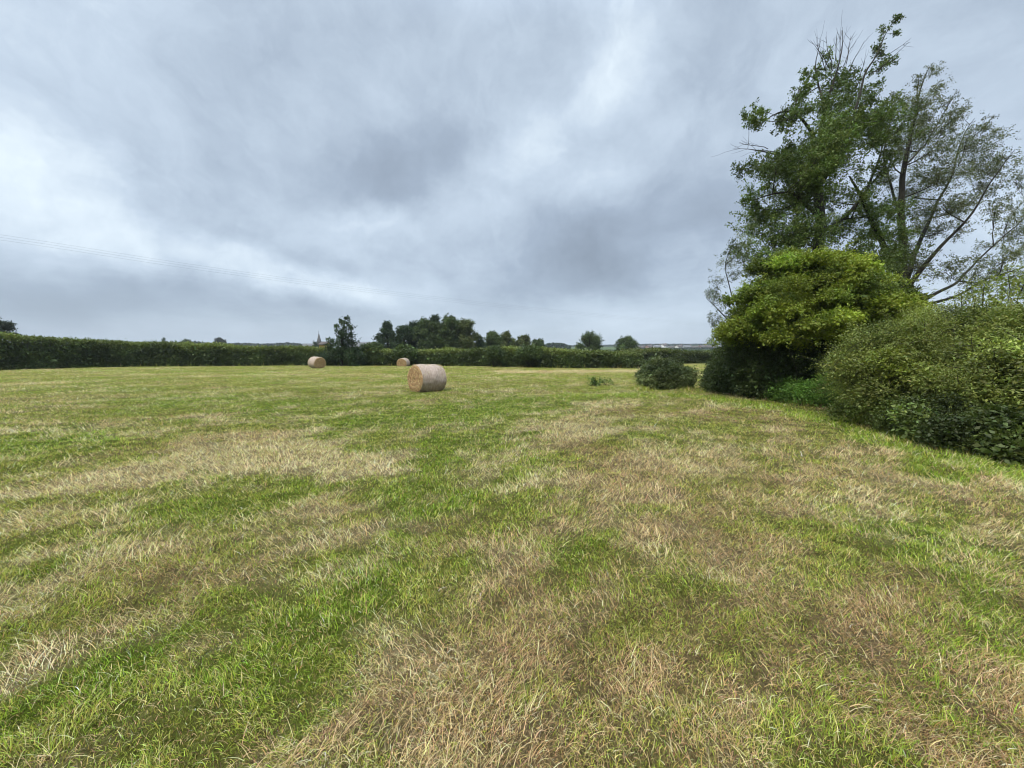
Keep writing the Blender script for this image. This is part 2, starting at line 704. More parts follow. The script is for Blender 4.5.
def make_grass():
    x, y = sample_field(12500)
    dry, brown, lush = sward(x, y)
    # clumpiness: thin the thatch between tufts
    cl = fbm(x / 0.16, y / 0.16, 55, 2)
    keep = rng.random(len(x)) < np.where(y < 9, 0.45 + 1.4 * sstep(0.3, 0.65, cl), 1)
    x, y, dry, brown, lush, cl = (a[keep] for a in (x, y, dry, brown, lush, cl))
    n = len(x)
    sc = np.maximum(1, (y / 2.2)) ** 0.72
    isdry = rng.random(n) < np.clip(dry * 0.88, 0.16, 0.80)
    c = mixv(np.tile(C_GREEN, (n, 1)), C_LUSH[None], lush)
    ol = (rng.random(n) < 0.38 - 0.2 * lush) & ~isdry
    c[ol] = C_OLIVE
    cd = mixv(np.tile(C_STRAW, (n, 1)), C_BROWN[None], np.clip(brown * 1.1 * rng.random(n) * 1.4, 0, 1))
    c = np.where(isdry[:, None], cd, c)
    c = jitter(c, 0.30, n)
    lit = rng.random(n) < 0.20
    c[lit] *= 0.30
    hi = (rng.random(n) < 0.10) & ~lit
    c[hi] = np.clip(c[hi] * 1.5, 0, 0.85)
    wind = 2 * pi * fbm(x / 0.8, y / 0.8, 91, 2) * 1.6
    leandir = wind + rng.normal(0, 1.5, n)
    lean = np.where(isdry, rng.uniform(0.5, 1.7, n), rng.uniform(0.2, 1.4, n))
    margin = stroke_mask(x, y, [LUSH[10]])
    length = np.where(isdry, rng.uniform(0.015, 0.062, n), rng.uniform(0.018, 0.056, n)) * (0.4 + 1.1 * cl)
    length = length * (1 + 0.7 * np.clip(margin, 0, 1)) * (1 + 0.25 * lush)
    length = length * np.where(lit, 0.6, 1) * (1 - 0.25 * sstep(5, 14, y) * (1 - np.clip(margin, 0, 1)))
    width = np.where(isdry, rng.uniform(0.0015, 0.0034, n), rng.uniform(0.0019, 0.0042, n)) * sc
    near = y < 6
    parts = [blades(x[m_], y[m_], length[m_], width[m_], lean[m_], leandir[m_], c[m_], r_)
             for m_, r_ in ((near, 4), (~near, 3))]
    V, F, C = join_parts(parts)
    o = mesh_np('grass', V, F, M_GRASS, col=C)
    tag(o, 'patchy mown grass of green and dry blades covering the whole field', 'grass', kind='stuff')
    print('grass', n)


def make_straw():
    x, y = sample_field(2200)
    dry, brown, lush = sward(x, y)
    keep = rng.random(len(x)) < np.clip(dry * 1.2 - 0.12, 0.03, 1)
    x, y, dry, brown = x[keep], y[keep], dry[keep], brown[keep]
    n = len(x)
    sc = np.maximum(1, (y / 2.2)) ** 0.72
    c = mixv(np.tile(C_STRAW * 1.12, (n, 1)), C_BROWN[None], np.clip(brown * rng.random(n) * 1.5, 0, 1))
    c = jitter(c, 0.22, n)
    wind = 2 * pi * fbm(x / 0.6, y / 0.6, 97, 2) * 1.4
    ld = wind + rng.normal(0, 1.1, n)
    lean = rng.uniform(1.0, 1.65, n)
    length = rng.uniform(0.02, 0.105, n) * np.clip(sc, 1, 1.3)
    width = rng.uniform(0.0016, 0.0036, n) * sc
    z0 = gh(x, y) + rng.uniform(0.0, 0.045, n)
    hay = blades(x, y, length, width, lean, ld, c, 4, 0.5, z0)
    # the mat of chopped stubble and moss between the tufts, close to the eye
    m_ = 230000
    ty_ = 1.0 + 6.0 * rng.random(m_) ** 1.5
    tx_ = (rng.random(m_) - 0.5) * (2.96 * ty_ + 2)
    d2, b2, l2 = sward(tx_, ty_)
    c2 = mixv(np.tile(C_GREEN * 0.75, (m_, 1)), C_BROWN[None] * 0.9, (rng.random(m_) < 0.35 + 0.5 * d2) * 1.0)
    c2 = jitter(c2 * rng.choice([0.3, 0.7, 1.1], m_)[:, None], 0.3, m_)
    mat_ = blades(tx_, ty_, rng.uniform(0.012, 0.04, m_), rng.uniform(0.002, 0.005, m_), rng.uniform(0.3, 1.7, m_), rng.random(m_) * 2 * pi, c2, 4)
    V, F, C = join_parts([hay, mat_])
    o = mesh_np('cut_hay', V, F, M_GRASS, col=C)
    tag(o, 'loose dry strands of cut hay lying over the grass', 'hay', kind='stuff')
    print('hay', n)


make_grass()
make_straw()


# ================================================================== foliage tools
def unit(v):
    return v / (np.linalg.norm(v, axis=-1, keepdims=True) + 1e-9)


def leaf_cards(c, size, colr, aspect=0.55, up=0.35, axis_dir=None):
    """a folded diamond per leaf"""
    n = len(c)
    nrm = unit(rng.normal(0, 1, (n, 3)) + np.array([0, 0, up * 2.2]))
    t = rng.normal(0, 1, (n, 3)) if axis_dir is None else axis_dir + rng.normal(0, 0.45, (n, 3))
    t = unit(t - nrm * np.sum(t * nrm, 1, keepdims=True))
    b = np.cross(nrm, t)
    s = size[:, None]
    V = np.empty((n, 4, 3), np.float32)
    fold = nrm * s * 0.12
    V[:, 0] = c - t * s * 0.5
    V[:, 1] = c + b * s * aspect * 0.5 + fold - t * s * 0.05
    V[:, 2] = c + t * s * 0.5
    V[:, 3] = c - b * s * aspect * 0.5 + fold - t * s * 0.05
    F = (np.arange(n)[:, None] * 4 + np.arange(4)[None])
    return V.reshape(-1, 3), F, np.repeat(colr, 4, axis=0).astype(np.float32)


def shoots(base, dirs, L, m, size, colr, aspect=0.55, droop=0.25, spread=0.5, cvar=0.16, up=0.35):
    """m leaves along each shoot. base,dirs (S,3) L,size (S,) colr (S,3)"""
    S = len(base)
    dirs = unit(dirs)
    t = (np.arange(m)[None] + rng.random((S, m))) / m
    pos = base[:, None] + dirs[:, None] * (t * L[:, None])[..., None]
    pos[..., 2] -= droop * L[:, None] * t ** 2
    off = rng.normal(0, 1, (S, m, 3)) * (size * spread)[:, None, None]
    pos = (pos + off).reshape(-1, 3)
    sz = np.repeat(size, m) * rng.uniform(0.6, 1.25, S * m)
    cc = jitter(np.repeat(colr, m, 0), cvar, S * m)
    ad = np.repeat(dirs, m, 0) * 0.7 + off.reshape(-1, 3) / (size.mean() + 1e-6)
    return leaf_cards(pos, sz, cc, aspect, up=up, axis_dir=ad)


def tubes(paths, sides=5):
    """paths: list of (pts (k,3), radii (k,)) -> V,F"""
    Vs, Fs = [], []
    off = 0
    ang = np.arange(sides) * 2 * pi / sides
    for pts, rad in paths:
        pts = np.asarray(pts, float)
        k = len(pts)
        tn = np.gradient(pts, axis=0)
        tn = unit(tn)
        ref = np.array([0.3, 0.9, 0.1])
        a = unit(np.cross(tn, ref))
        b = np.cross(tn, a)
        r = np.asarray(rad)[:, None, None]
        ring = pts[:, None] + r * (a[:, None] * np.cos(ang)[None, :, None] + b[:, None] * np.sin(ang)[None, :, None])
        Vs.append(ring.reshape(-1, 3))
        i = np.arange(k - 1)[:, None] * sides
        j = np.arange(sides)[None]
        j2 = (j + 1) % sides
        f = np.stack([i + j, i + j2, i + sides + j2, i + sides + j], -1).reshape(-1, 4) + off
        Fs.append(f)
        off += k * sides
    return np.concatenate(Vs), np.concatenate(Fs)


def wobble_path(a, b, n=6, wob=0.08, sag=0.0, lift=0.0, tip=None):
    a, b = np.asarray(a, float), np.asarray(b, float)
    t = np.linspace(0, 1, n)[:, None]
    L = np.linalg.norm(b - a)
    p = a + (b - a) * t
    w = np.cumsum(rng.normal(0, 1, (n, 3)), 0)
    w = w - w[0] - (w[-1] - w[0]) * t
    p = p + w * wob * L / n
    p[:, 2] += (lift * L * np.sin(pi * t[:, 0])) - sag * L * t[:, 0] ** 2 * (1 - t[:, 0])
    return p


def resample(pts, rad, step=0.35):
    pts = np.asarray(pts, float)
    rad = np.asarray(rad, float)
    # smooth (catmull-ish) via chordal cubic interpolation of coordinates
    d = np.concatenate([[0], np.cumsum(np.linalg.norm(np.diff(pts, axis=0), axis=1))])
    n = max(3, int(d[-1] / step) + 1)
    s = np.linspace(0, d[-1], n)
    q = np.stack([np.interp(s, d, pts[:, i]) for i in range(3)], 1)
    for _ in range(2):
        q[1:-1] = (q[:-2] + 2 * q[1:-1] + q[2:]) / 4
    w_ = np.cumsum(rng.normal(0, 1, (n, 3)), 0)
    w_ = w_ - w_[0] - (w_[-1] - w_[0]) * np.linspace(0, 1, n)[:, None]
    q = q + w_ * 0.045 * min(1.0, d[-1] / 3)
    q[1:-1] = (q[:-2] + 2 * q[1:-1] + q[2:]) / 4
    return q, np.interp(s, d, rad)


def build_tree(name, root_pt, label, limbs, clusters, leaf, ccol, leaves_per_m, aspect=0.5, group=None,
               bare=0, trunk_mat=None, twigs=9, up=0.2, cat='tree', clump=0.16, wind=(0, 0, 0), sides=7, colvar=0.2, twig_r=0.006,
               shoot_m=14):
    """limbs: list of (pts, radii); the first is the trunk. clusters: (centre, radius, density[, colour])"""
    root = empty(name, root_pt, label, cat, group)
    trunk_paths = [resample(*l) for l in limbs]
    pool_p = np.concatenate([q[len(q) // 4:] for q, r in trunk_paths])
    pool_r = np.concatenate([r[len(q) // 4:] for q, r in trunk_paths])
    branch_paths, twig_paths = [], []
    LB, LD, LL, LS, LC = [], [], [], [], []
    wind = np.asarray(wind, float)
    order = sorted(range(len(clusters)), key=lambda i: np.min(np.linalg.norm(pool_p - clusters[i][0], axis=1)))
    for i in order:
        cl = clusters[i]
        c, r, dens = np.asarray(cl[0], float), cl[1], cl[2]
        colr = np.asarray(cl[3] if len(cl) > 3 and cl[3] is not None else ccol)
        d = pool_p - c
        dist = np.linalg.norm(d, axis=1)
        pen = dist + 1.6 * np.maximum(0, d[:, 2] + 0.15 * dist) + np.where(pool_r < 0.012, 1.0, 0)
        k = int(np.argmin(pen))
        a, ra = pool_p[k], pool_r[k]
        L = np.linalg.norm(c - a)
        rb = min(ra * 0.75, 0.012 + 0.011 * (L + r))
        pts = wobble_path(a, c, max(4, int(L / 0.4) + 2), 0.10, lift=-0.05)
        rad = np.linspace(rb, max(rb * 0.45, 0.006), len(pts))
        branch_paths.append((pts, rad))
        pool_p = np.concatenate([pool_p, pts[1:]])
        pool_r = np.concatenate([pool_r, rad[1:]])
        nt_ = max(4, int(twigs * (r / 0.8) ** 1.5))
        cvarc = np.exp(rng.normal(0, colvar))
        for j in range(nt_):
            s0 = pts[rng.integers(len(pts) // 2, len(pts))]
            dirv = unit(rng.normal(0, 1, 3) + np.array([0, 0, 0.45]) + wind)
            e = c + dirv * r * rng.uniform(0.45, 1.1)
            tp = wobble_path(s0, e, 5, 0.14)
            twig_paths.append((tp, np.linspace(twig_r * 1.6, twig_r * 0.5, 5)))
            nsh = max(1, int(leaves_per_m * dens * r / shoot_m))
            tt = rng.uniform(0.35, 1.05, nsh)[:, None]
            b = s0 + (e - s0) * tt + rng.normal(0, clump * r, (nsh, 3))
            LB.append(b)
            LD.append(unit(rng.normal(0, 1, (nsh, 3)) + dirv * 0.8 + wind * 1.5))
            LL.append(rng.uniform(0.5, 1.3, nsh) * clump * r * 2.2)
            LS.append(np.full(nsh, leaf) * rng.uniform(0.8, 1.2, nsh))
            LC.append(jitter(np.tile(colr * cvarc, (nsh, 1)), 0.13, nsh))
    for (a, b, r0) in (bare if bare else []):
        tp = wobble_path(a, b, 7, 0.12)
        branch_paths.append((tp, np.linspace(r0, r0 * 0.3, 7)))
        for j in range(6):
            s0 = tp[rng.integers(2, 6)]
            e = s0 + (unit(np.asarray(b) - np.asarray(a)) + rng.normal(0, 0.4, 3)) * np.linalg.norm(np.asarray(b) - a) * rng.uniform(0.2, 0.5)
            twig_paths.append((wobble_path(s0, e, 5, 0.14), np.linspace(r0 * 0.4, r0 * 0.15, 5)))
    V, F, C = shoots(np.concatenate(LB), np.concatenate(LD), np.concatenate(LL), shoot_m, np.concatenate(LS), np.concatenate(LC), aspect, up=up)
    b5, b3_ = tubes(branch_paths, 5), tubes(twig_paths, 3)
    bv = np.concatenate([b5[0], b3_[0]])
    bf = np.concatenate([b5[1], b3_[1] + len(b5[0])])
    local(mesh2('crown', (V, F, C), (bv, bf), (M_LEAF, M_TWIG)), root)
    V, F = tubes(trunk_paths, sides + 2)
    local(mesh_np('trunk', V, F, trunk_mat or M_BARK, smooth=True), root)
    return root


def shrub(name, label, blobs, leaf, colr, n_shoot, cat='shrub', m=12, aspect=0.55, L=0.35, up=0.35, flat=0.0, fill=0.35, out=1.0,
          colvar=0.2, stems=24, group=None, lump=0.35, droop=0.2, topcol=None, spread=0.5, mat=None, rmin=0.80, canes=0, cane_len=0.6):
    """blobs: list of (centre, (rx,ry,rz))"""
    cen = np.array([b[0] for b in blobs], float)
    rad = np.array([b[1] for b in blobs], float)
    area = (rad[:, 0] * rad[:, 1] * rad[:, 2]) ** (2 / 3)
    base_z = float(gh(cen[0, 0], cen[0, 1]))
    root = empty(name, (cen[:, 0].mean(), cen[:, 1].mean(), base_z), label, cat, group)
    which = rng.choice(len(blobs), n_shoot, p=area / area.sum())
    dv = unit(rng.normal(0, 1, (n_shoot, 3)))
    dv[:, 2] = np.where(dv[:, 2] < -0.8, -dv[:, 2], dv[:, 2])
    inner = rng.random(n_shoot) < fill
    # lumps: quantised directions make sprays and hollows
    lum = fbm(dv[:, 0] * 3.1 + which * 7.7 + dv[:, 2] * 2.2, dv[:, 1] * 3.1 + dv[:, 2] * 2.9, 41, 3)
    rr = np.where(inner, rng.uniform(0.25, 0.8, n_shoot), rng.uniform(rmin, 1.0, n_shoot) + lump * (lum - 0.5))
    p = cen[which] + dv * rad[which] * rr[:, None]
    # drop shoots deep inside another blob
    g = gh(p[:, 0], p[:, 1])
    ok = p[:, 2] > g + 0.02
    for i in range(len(blobs)):
        q = (p - cen[i]) / rad[i]
        deep = (np.sum(q * q, 1) < 0.5) & (which != i) & ~inner
        ok &= ~deep
    p, dv, which, inner, lum = p[ok], dv[ok], which[ok], inner[ok], lum[ok]
    S = len(p)
    dirs = dv * out + rng.normal(0, 0.5, (S, 3)) + np.array([0, 0, 0.25])
    dirs[:, 2] *= (1 - flat)
    c = np.tile(np.asarray(colr, float), (S, 1))
    cl = np.exp((fbm(p[:, 0] * 1.4 + p[:, 2], p[:, 1] * 1.4 - p[:, 2] * 0.7, 63, 3) - 0.5) * colvar * 6)
    c = c * cl[:, None]
    if topcol is not None:
        k = sstep(0.42, 0.62, fbm(p[:, 0] * 1.1 + 5, p[:, 2] * 1.6 + p[:, 1], 67, 3))
        c = mixv(c, np.asarray(topcol)[None], k)
    if len(blobs) > 20:      # every spray its own tone and leaf size
        c = c * np.exp(rng.normal(0, 0.34, len(blobs)))[which][:, None]
        if topcol is not None:
            c = mixv(c, np.asarray(topcol)[None], (rng.random(len(blobs)) ** 2.5)[which] * 0.9)
    sz = np.where(inner, leaf * 1.5, leaf) * rng.uniform(0.65, 1.7, len(blobs))[which] * rng.uniform(0.8, 1.2, S)
    LL = L * rng.uniform(0.5, 1.3, S)
    V, F, C = shoots(p, dirs, LL, m, sz, c, aspect, droop=droop, up=up, spread=spread)
    paths = []
    if canes:
        # long arching shoots that break the outline, leaves set along them
        outer = np.where((~inner) & (dv[:, 2] > -0.2))[0]
        pick = rng.choice(outer, canes)
        cb, cd, cl_, cs = [], [], [], []
        for i in pick:
            d = unit(dv[i] * 0.8 + rng.normal(0, 0.45, 3) + np.array([0, 0, 0.7]))
            Lc = cane_len * rng.uniform(0.4, 1.3)
            q = p[i] - d * 0.15
            t_ = np.linspace(0, 1, 6)[:, None]
            pp = q + d * Lc * t_ + np.array([0, 0, -0.35]) * Lc * t_ ** 2 + rng.normal(0, 0.012, (6, 3))
            paths.append((pp, np.linspace(0.006, 0.002, 6)))
            for k in range(1, 6):
                cb.append(pp[k])
                cd.append(pp[k] - pp[k - 1] + rng.normal(0, 0.03, 3))
                cl_.append(Lc * 0.22)
                cs.append(leaf * rng.uniform(0.7, 1.2))
        cc_ = np.asarray(topcol if topcol is not None else colr)
        V2, F2, C2 = shoots(np.array(cb), np.array(cd), np.array(cl_), 9, np.array(cs), np.tile(cc_, (len(cb), 1)), aspect, droop=0.1, up=up, spread=0.55)
        F = np.concatenate([F, F2 + len(V)])
        V = np.concatenate([V, V2])
        C = np.concatenate([C, C2])
    LV = (V, F, C)
    if stems:
        for k in range(stems):
            i = rng.integers(0, len(blobs))
            b = cen[i] * 0.35 + cen.mean(0) * 0.65 + rng.normal(0, 0.12, 3)
            b[2] = gh(b[0], b[1]) - 0.03
            e = p[rng.integers(0, S)] if rng.random() < 0.2 else cen[i] + unit(rng.normal(0, 1, 3) + np.array([0, 0, 1.0])) * rad[i] * 0.95
            pp = wobble_path(b, e, 7, 0.15)
            rr0 = 0.012 + 0.012 * np.linalg.norm(rad[i]) * rng.random()
            paths.append((pp, np.linspace(rr0, rr0 * 0.3, 7)))
        local(mesh2('foliage', LV, tubes(paths, 5), (mat or M_LEAF, M_TWIG)), root)
    return root


# ================================================================== far boundary hedge
def hedge(name, label, base_px, tops, width, leaf, n, colr, topcol, cat='hedge', spiky=0.25, m=9, rough=0.7, depth=None):
    if depth is None:
        g = np.array([G(*p) for p in base_px])
    else:
        g = np.array([[P(p[0], p[1], dd)[0], dd] for p, dd in zip(base_px, depth)])
    pxs = np.array([p[0] for p in base_px], float)
    hts = np.array([P(p[0], tp, q[1])[2] - gh(q[0], q[1]) for p, tp, q in zip(base_px, tops, g)])
    d = np.concatenate([[0], np.cumsum(np.linalg.norm(np.diff(g, axis=0), axis=1))])
    # more shoots where the hedge stands near
    s = rng.random(n) * d[-1]
    cx = np.interp(s, d, g[:, 0])
    cy = np.interp(s, d, g[:, 1])
    h = np.interp(s, d, hts)
    nrm = np.array([np.interp(s, d, np.gradient(g[:, 1], d)), -np.interp(s, d, np.gradient(g[:, 0], d))]).T
    nrm = nrm / np.linalg.norm(nrm, axis=1, keepdims=True)     # towards the camera side
    h = h * (1 + rough * 0.35 * (fbm(s / 3.0, s * 0, 5, 4) - 0.5))
    k = rng.random(n)
    face = k < 0.55
    top = (k >= 0.55) & (k < 0.85)
    fillm = k >= 0.85
    zf = rng.random(n)
    w = width * (1 + 0.25 * (fbm(s / 1.7, zf * h / 1.1, 12, 3) - 0.5) * 2)
    across = np.where(face, w / 2 * (1 - 0.25 * zf ** 3), np.where(top, (rng.random(n) - 0.5) * w, (rng.random(n) - 0.3) * w * 0.7))
    zz = np.where(face, zf * h * 0.97, np.where(top, h * (0.96 + 0.06 * rng.random(n)), zf * h * 0.9))
    x = cx + nrm[:, 0] * (across - width / 2)
    y = cy + nrm[:, 1] * (across - width / 2)
    p = np.stack([x, y, gh(x, y) + zz], 1)
    dirs = np.stack([nrm[:, 0], nrm[:, 1], np.full(n, 0.3)], 1) * face[:, None] + rng.normal(0, 0.45, (n, 3)) + np.array([0, 0, 1.0]) * top[:, None]
    c = np.tile(np.asarray(colr, float), (n, 1)) * np.exp((fbm(s / 1.3, zz * 1.3, 44, 3) - 0.5) * 1.8)[:, None]
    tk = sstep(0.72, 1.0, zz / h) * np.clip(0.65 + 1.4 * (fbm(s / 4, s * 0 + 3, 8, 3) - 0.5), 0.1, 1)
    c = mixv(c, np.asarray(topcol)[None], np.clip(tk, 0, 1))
    sz = np.where(fillm, leaf * 2.2, leaf) * rng.uniform(0.75, 1.25, n)
    L = np.where(top, spiky, leaf * 1.6) * rng.uniform(0.3, 1.4, n)
    V, F, C = shoots(p, dirs, L, m, sz, c, 0.6, droop=0.1)
    root = empty(name, (g[:, 0].mean(), g[:, 1].mean() + 1, 0), label, cat)
    LV = (V, F, C)
    # woody heart of stems
    paths = []
    for ss in np.arange(0, d[-1], 0.45):
        a = np.array([np.interp(ss, d, g[:, 0]), np.interp(ss, d, g[:, 1]), 0])
        hh = np.interp(ss, d, hts)
        a[1] += width * 0.5
        a += [rng.normal(0, 0.2), rng.normal(0, 0.15), -0.25]
        b = a + np.array([rng.normal(0, 0.4), rng.normal(0, 0.3), hh * 0.9])
        paths.append((wobble_path(a, b, 5, 0.1), np.linspace(0.05, 0.015, 5)))
    local(mesh2('foliage', LV, tubes(paths, 4), (M_LEAF, M_TWIG)), root)
    return root


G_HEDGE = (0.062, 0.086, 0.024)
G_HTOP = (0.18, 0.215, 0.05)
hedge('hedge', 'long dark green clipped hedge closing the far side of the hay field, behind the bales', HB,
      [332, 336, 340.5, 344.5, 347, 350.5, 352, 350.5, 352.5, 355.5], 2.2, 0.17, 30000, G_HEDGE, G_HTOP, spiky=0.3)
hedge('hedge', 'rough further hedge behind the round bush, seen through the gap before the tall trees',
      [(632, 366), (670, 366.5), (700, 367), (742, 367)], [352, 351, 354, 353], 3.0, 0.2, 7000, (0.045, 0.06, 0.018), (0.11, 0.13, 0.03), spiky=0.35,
      depth=[52, 54, 55, 56])


# ================================================================== hay bales
def wrap_mat():
    m, t = new_mat('net_wrapped_hay')
    tcn = t.nodes.new('ShaderNodeTexCoord')
    mp = t.nodes.new('ShaderNodeMapping')
    mp.inputs['Scale'].default_value = (3.5, 1, 1)
    t.links.new(tcn.outputs['Object'], mp.inputs[0])
    nz = t.nodes.new('ShaderNodeTexNoise')
    nz.inputs['Scale'].default_value = 6
    nz.inputs['Detail'].default_value = 8
    nz.inputs['Roughness'].default_value = 0.7
    t.links.new(mp.outputs[0], nz.inputs[0])
    nb = t.nodes.new('ShaderNodeTexNoise')
    nb.inputs['Scale'].default_value = 55
    nb.inputs['Detail'].default_value = 3
    t.links.new(tcn.outputs['Object'], nb.inputs[0])
    cr = t.nodes.new('ShaderNodeValToRGB')
    cr.color_ramp.elements[0].position = 0.3
    cr.color_ramp.elements[0].color = (0.25, 0.18, 0.135, 1)
    cr.color_ramp.elements[1].position = 0.7
    cr.color_ramp.elements[1].color = (0.54, 0.43, 0.35, 1)
    t.links.new(nz.outputs[0], cr.inputs[0])
    mr = t.nodes.new('ShaderNodeMapRange')
    mr.inputs['To Min'].default_value = 0.7
    mr.inputs['To Max'].default_value = 1.3
    t.links.new(nb.outputs[0], mr.inputs[0])
    vmn = t.nodes.new('ShaderNodeVectorMath')
    vmn.operation = 'SCALE'
    t.links.new(cr.outputs[0], vmn.inputs[0])
    t.links.new(mr.outputs[0], vmn.inputs['Scale'])
    pb = t.nodes.new('ShaderNodeBsdfPrincipled')
    pb.inputs['Roughness'].default_value = 0.7
    pb.inputs['Specular IOR Level'].default_value = 0.25
    t.links.new(vmn.outputs[0], pb.inputs['Base Color'])
    bp = t.nodes.new('ShaderNodeBump')
    bp.inputs['Strength'].default_value = 0.6
    bp.inputs['Distance'].default_value = 0.02
    t.links.new(nb.outputs[0], bp.inputs['Height'])
    t.links.new(bp.outputs[0], pb.inputs['Normal'])
    o = t.nodes.new('ShaderNodeOutputMaterial')
    t.links.new(pb.outputs[0], o.inputs[0])
    return m


M_WRAP = wrap_mat()
M_END = noisy_mat('cut_hay_end', (0.19, 0.11, 0.05), (0.50, 0.33, 0.17), 16, bump=0.8, dist=0.03)


def make_bale(label, loc, rz, R=0.62, Ln=1.14):
    """axis along local X; end faces at +-Ln/2"""
    root = empty('hay_bale', loc, label, 'hay bale', 'round hay bales lying in the field')
    root.rotation_euler = (0, radians(2.0), rz)
    ns, nl = 96, 25
    xs = np.linspace(-Ln / 2, Ln / 2, nl)
    V = np.zeros((nl, ns, 3))
    for i, xx in enumerate(xs):
        a = np.arange(ns) * 2 * pi / ns
        e = abs(xx) / (Ln / 2)
        r = R * (1 - 0.06 * sstep(0.7, 1.0, np.array(e))) * (1 + 0.07 * (fbm(a * 3 + 2, np.full(ns, xx * 4), 3, 3) - 0.5)
                                                             + 0.012 * (fbm(np.full(ns, xx * 25), a * 0.8, 5, 2) - 0.5))
        yy = np.cos(a) * r
        zz = np.sin(a) * r
        zz = np.maximum(zz, -R * 0.88) * 0.97 + R * 0.854
        V[i, :, 0] = xx
        V[i, :, 1] = yy * (1.04 - 0.05 * (zz / R - 0.9)) + 0.02 * sin(i * 0.4)
        V[i, :, 2] = zz
    i = np.arange(nl - 1)[:, None] * ns
    j = np.arange(ns)[None]
    j2 = (j + 1) % ns
    F = np.stack([i + j, i + j2, i + ns + j2, i + ns + j], -1).reshape(-1, 4)
    mesh_np('net_wrap', V.reshape(-1, 3), F, M_WRAP, root, smooth=True)
    for sgn in (-1, 1):
        ring0 = V[0 if sgn < 0 else -1]
        cen = ring0.mean(0)
        rings = []
        rs = [1.0, 0.985, 0.96, 0.9, 0.8, 0.7, 0.6, 0.5, 0.4, 0.3, 0.2, 0.1, 0.02]
        for kk, q in enumerate(rs):
            rr_ = cen + (ring0 - cen) * q
            a = np.arange(ns) * 2 * pi / ns
            bulge = 0.035 * sstep(1, 0.85, np.array(q)) if kk else 0
            rr_[:, 0] += sgn * (bulge + (0.05 * (fbm(a * 4 + q * 9, np.full(ns, q * 12), 8 + sgn, 3) - 0.5) + 0.018 * np.sin(a + q * 40) if kk > 1 else 0))
            if q < 0.35:
                rr_[:, 0] -= sgn * 0.03 * (0.35 - q) / 0.35
            rings.append(rr_)
        VV = np.concatenate(rings)
        nr = len(rs)
        i = np.arange(nr - 1)[:, None] * ns
        F = np.stack([i + j, i + j2, i + ns + j2, i + ns + j], -1).reshape(-1, 4)
        ef = mesh_np('end_face', VV, F, M_END, root)
        # straw ends poking out
        n = 900
        q = np.sqrt(rng.random(n)) * 0.97
        a = rng.random(n) * 2 * pi
        base = np.stack([np.full(n, sgn * (Ln / 2 + 0.02)), np.cos(a) * q * R, np.sin(a) * q * R * 0.97 + R * 0.854], 1)
        base[:, 2] = np.maximum(base[:, 2], 0.02)
        tang = np.stack([np.zeros(n), -np.sin(a), np.cos(a)], 1) + rng.normal(0, 0.5, (n, 3))
        tang[:, 0] = np.abs(rng.normal(0, 0.3, n)) * sgn
        Vc, Fc, Cc = leaf_cards(base + unit(tang) * 0.03, rng.uniform(0.07, 0.17, n), jitter(np.tile(C_STRAW * 0.75, (n, 1)), 0.35, n), 0.08, up=0, axis_dir=unit(tang) * 2)
        mesh_np('straw_ends', Vc, Fc, M_GRASS, ef, col=Cc)
    n = 3500
    a = rng.random(n) * 2 * pi
    xx = (rng.random(n) - 0.5) * Ln
    base = np.stack([xx, np.cos(a) * R, np.maximum(np.sin(a) * R * 0.97 + R * 0.854, 0.02)], 1)
    tang = np.stack([rng.normal(0, 0.4, n), -np.sin(a), np.cos(a)], 1)
    Vc, Fc, Cc = leaf_cards(base, rng.uniform(0.04, 0.12, n), jitter(np.tile(np.array([0.5, 0.40, 0.27]), (n, 1)), 0.45, n), 0.07, up=0, axis_dir=unit(tang) * 2)
    mesh_np('loose_straw', Vc, Fc, M_GRASS, root, col=Cc)
    return root


def on_ground(px, py):
    g = G(px, py)
    return (g[0], g[1], float(gh(g[0], g[1])) - 0.01)


g1 = P(425.3, 391, 15.9)
b1 = (g1[0], 16.2, float(gh(g1[0], 16.2)) - 0.01)
make_bale('large round hay bale in mid field, the nearest and biggest of the three', b1, radians(44))
g2 = P(317, 369, 38.5)
make_bale('small distant hay bale in front of the hedge near the lone tree', (g2[0], 38.5, float(gh(g2[0], 38.5))), radians(-33))
g3 = P(403.5, 367, 44)
make_bale('farthest hay bale, round end showing, against the hedge below the dark grove', (g3[0], 44, float(gh(g3[0], 44)) - 0.12), radians(-94), R=0.58)


# ================================================================== shrubs at the right
def ell(px, py, depth, rx, ry, rz):
    """ellipsoid centred where the photo shows it; radii in photo px across / up, metres deep"""
    c_ = P(px, py, depth)
    k = depth / FPX
    return (c_, (rx * k, ry, rz * k))


def pads(blobs, n, size, flat=0.4, seed=1, low=-0.25, reach=1.14):
    """many small sprays of foliage seated over the big masses"""
    r_ = np.random.default_rng(seed)
    cen = np.array([b[0] for b in blobs])
    rad = np.array([b[1] for b in blobs])
    ar = (rad[:, 0] * rad[:, 1] * rad[:, 2]) ** (2 / 3)
    out_ = []
    while len(out_) < n:
        i = r_.choice(len(blobs), p=ar / ar.sum())
        d = r_.normal(0, 1, 3)
        d[1] -= 0.35
        d /= np.linalg.norm(d)
        if d[2] < low:
            continue
        p = cen[i] + d * rad[i] * r_.uniform(0.80, reach)
        if any(np.sum(((p - c_) / q_) ** 2) < 0.55 for j, (c_, q_) in enumerate(zip(cen, rad)) if j != i):
            continue
        if p[2] < float(gh(p[0], p[1])) + 0.1:
            continue
        k = size * r_.uniform(0.55, 1.4)
        out_.append((p, (k * r_.uniform(0.8, 1.3), k * r_.uniform(0.8, 1.3), k * flat * r_.uniform(0.7, 1.3))))
    return out_


def core(blobs, k):
    return [(c_, tuple(np.array(q_) * k)) for c_, q_ in blobs]


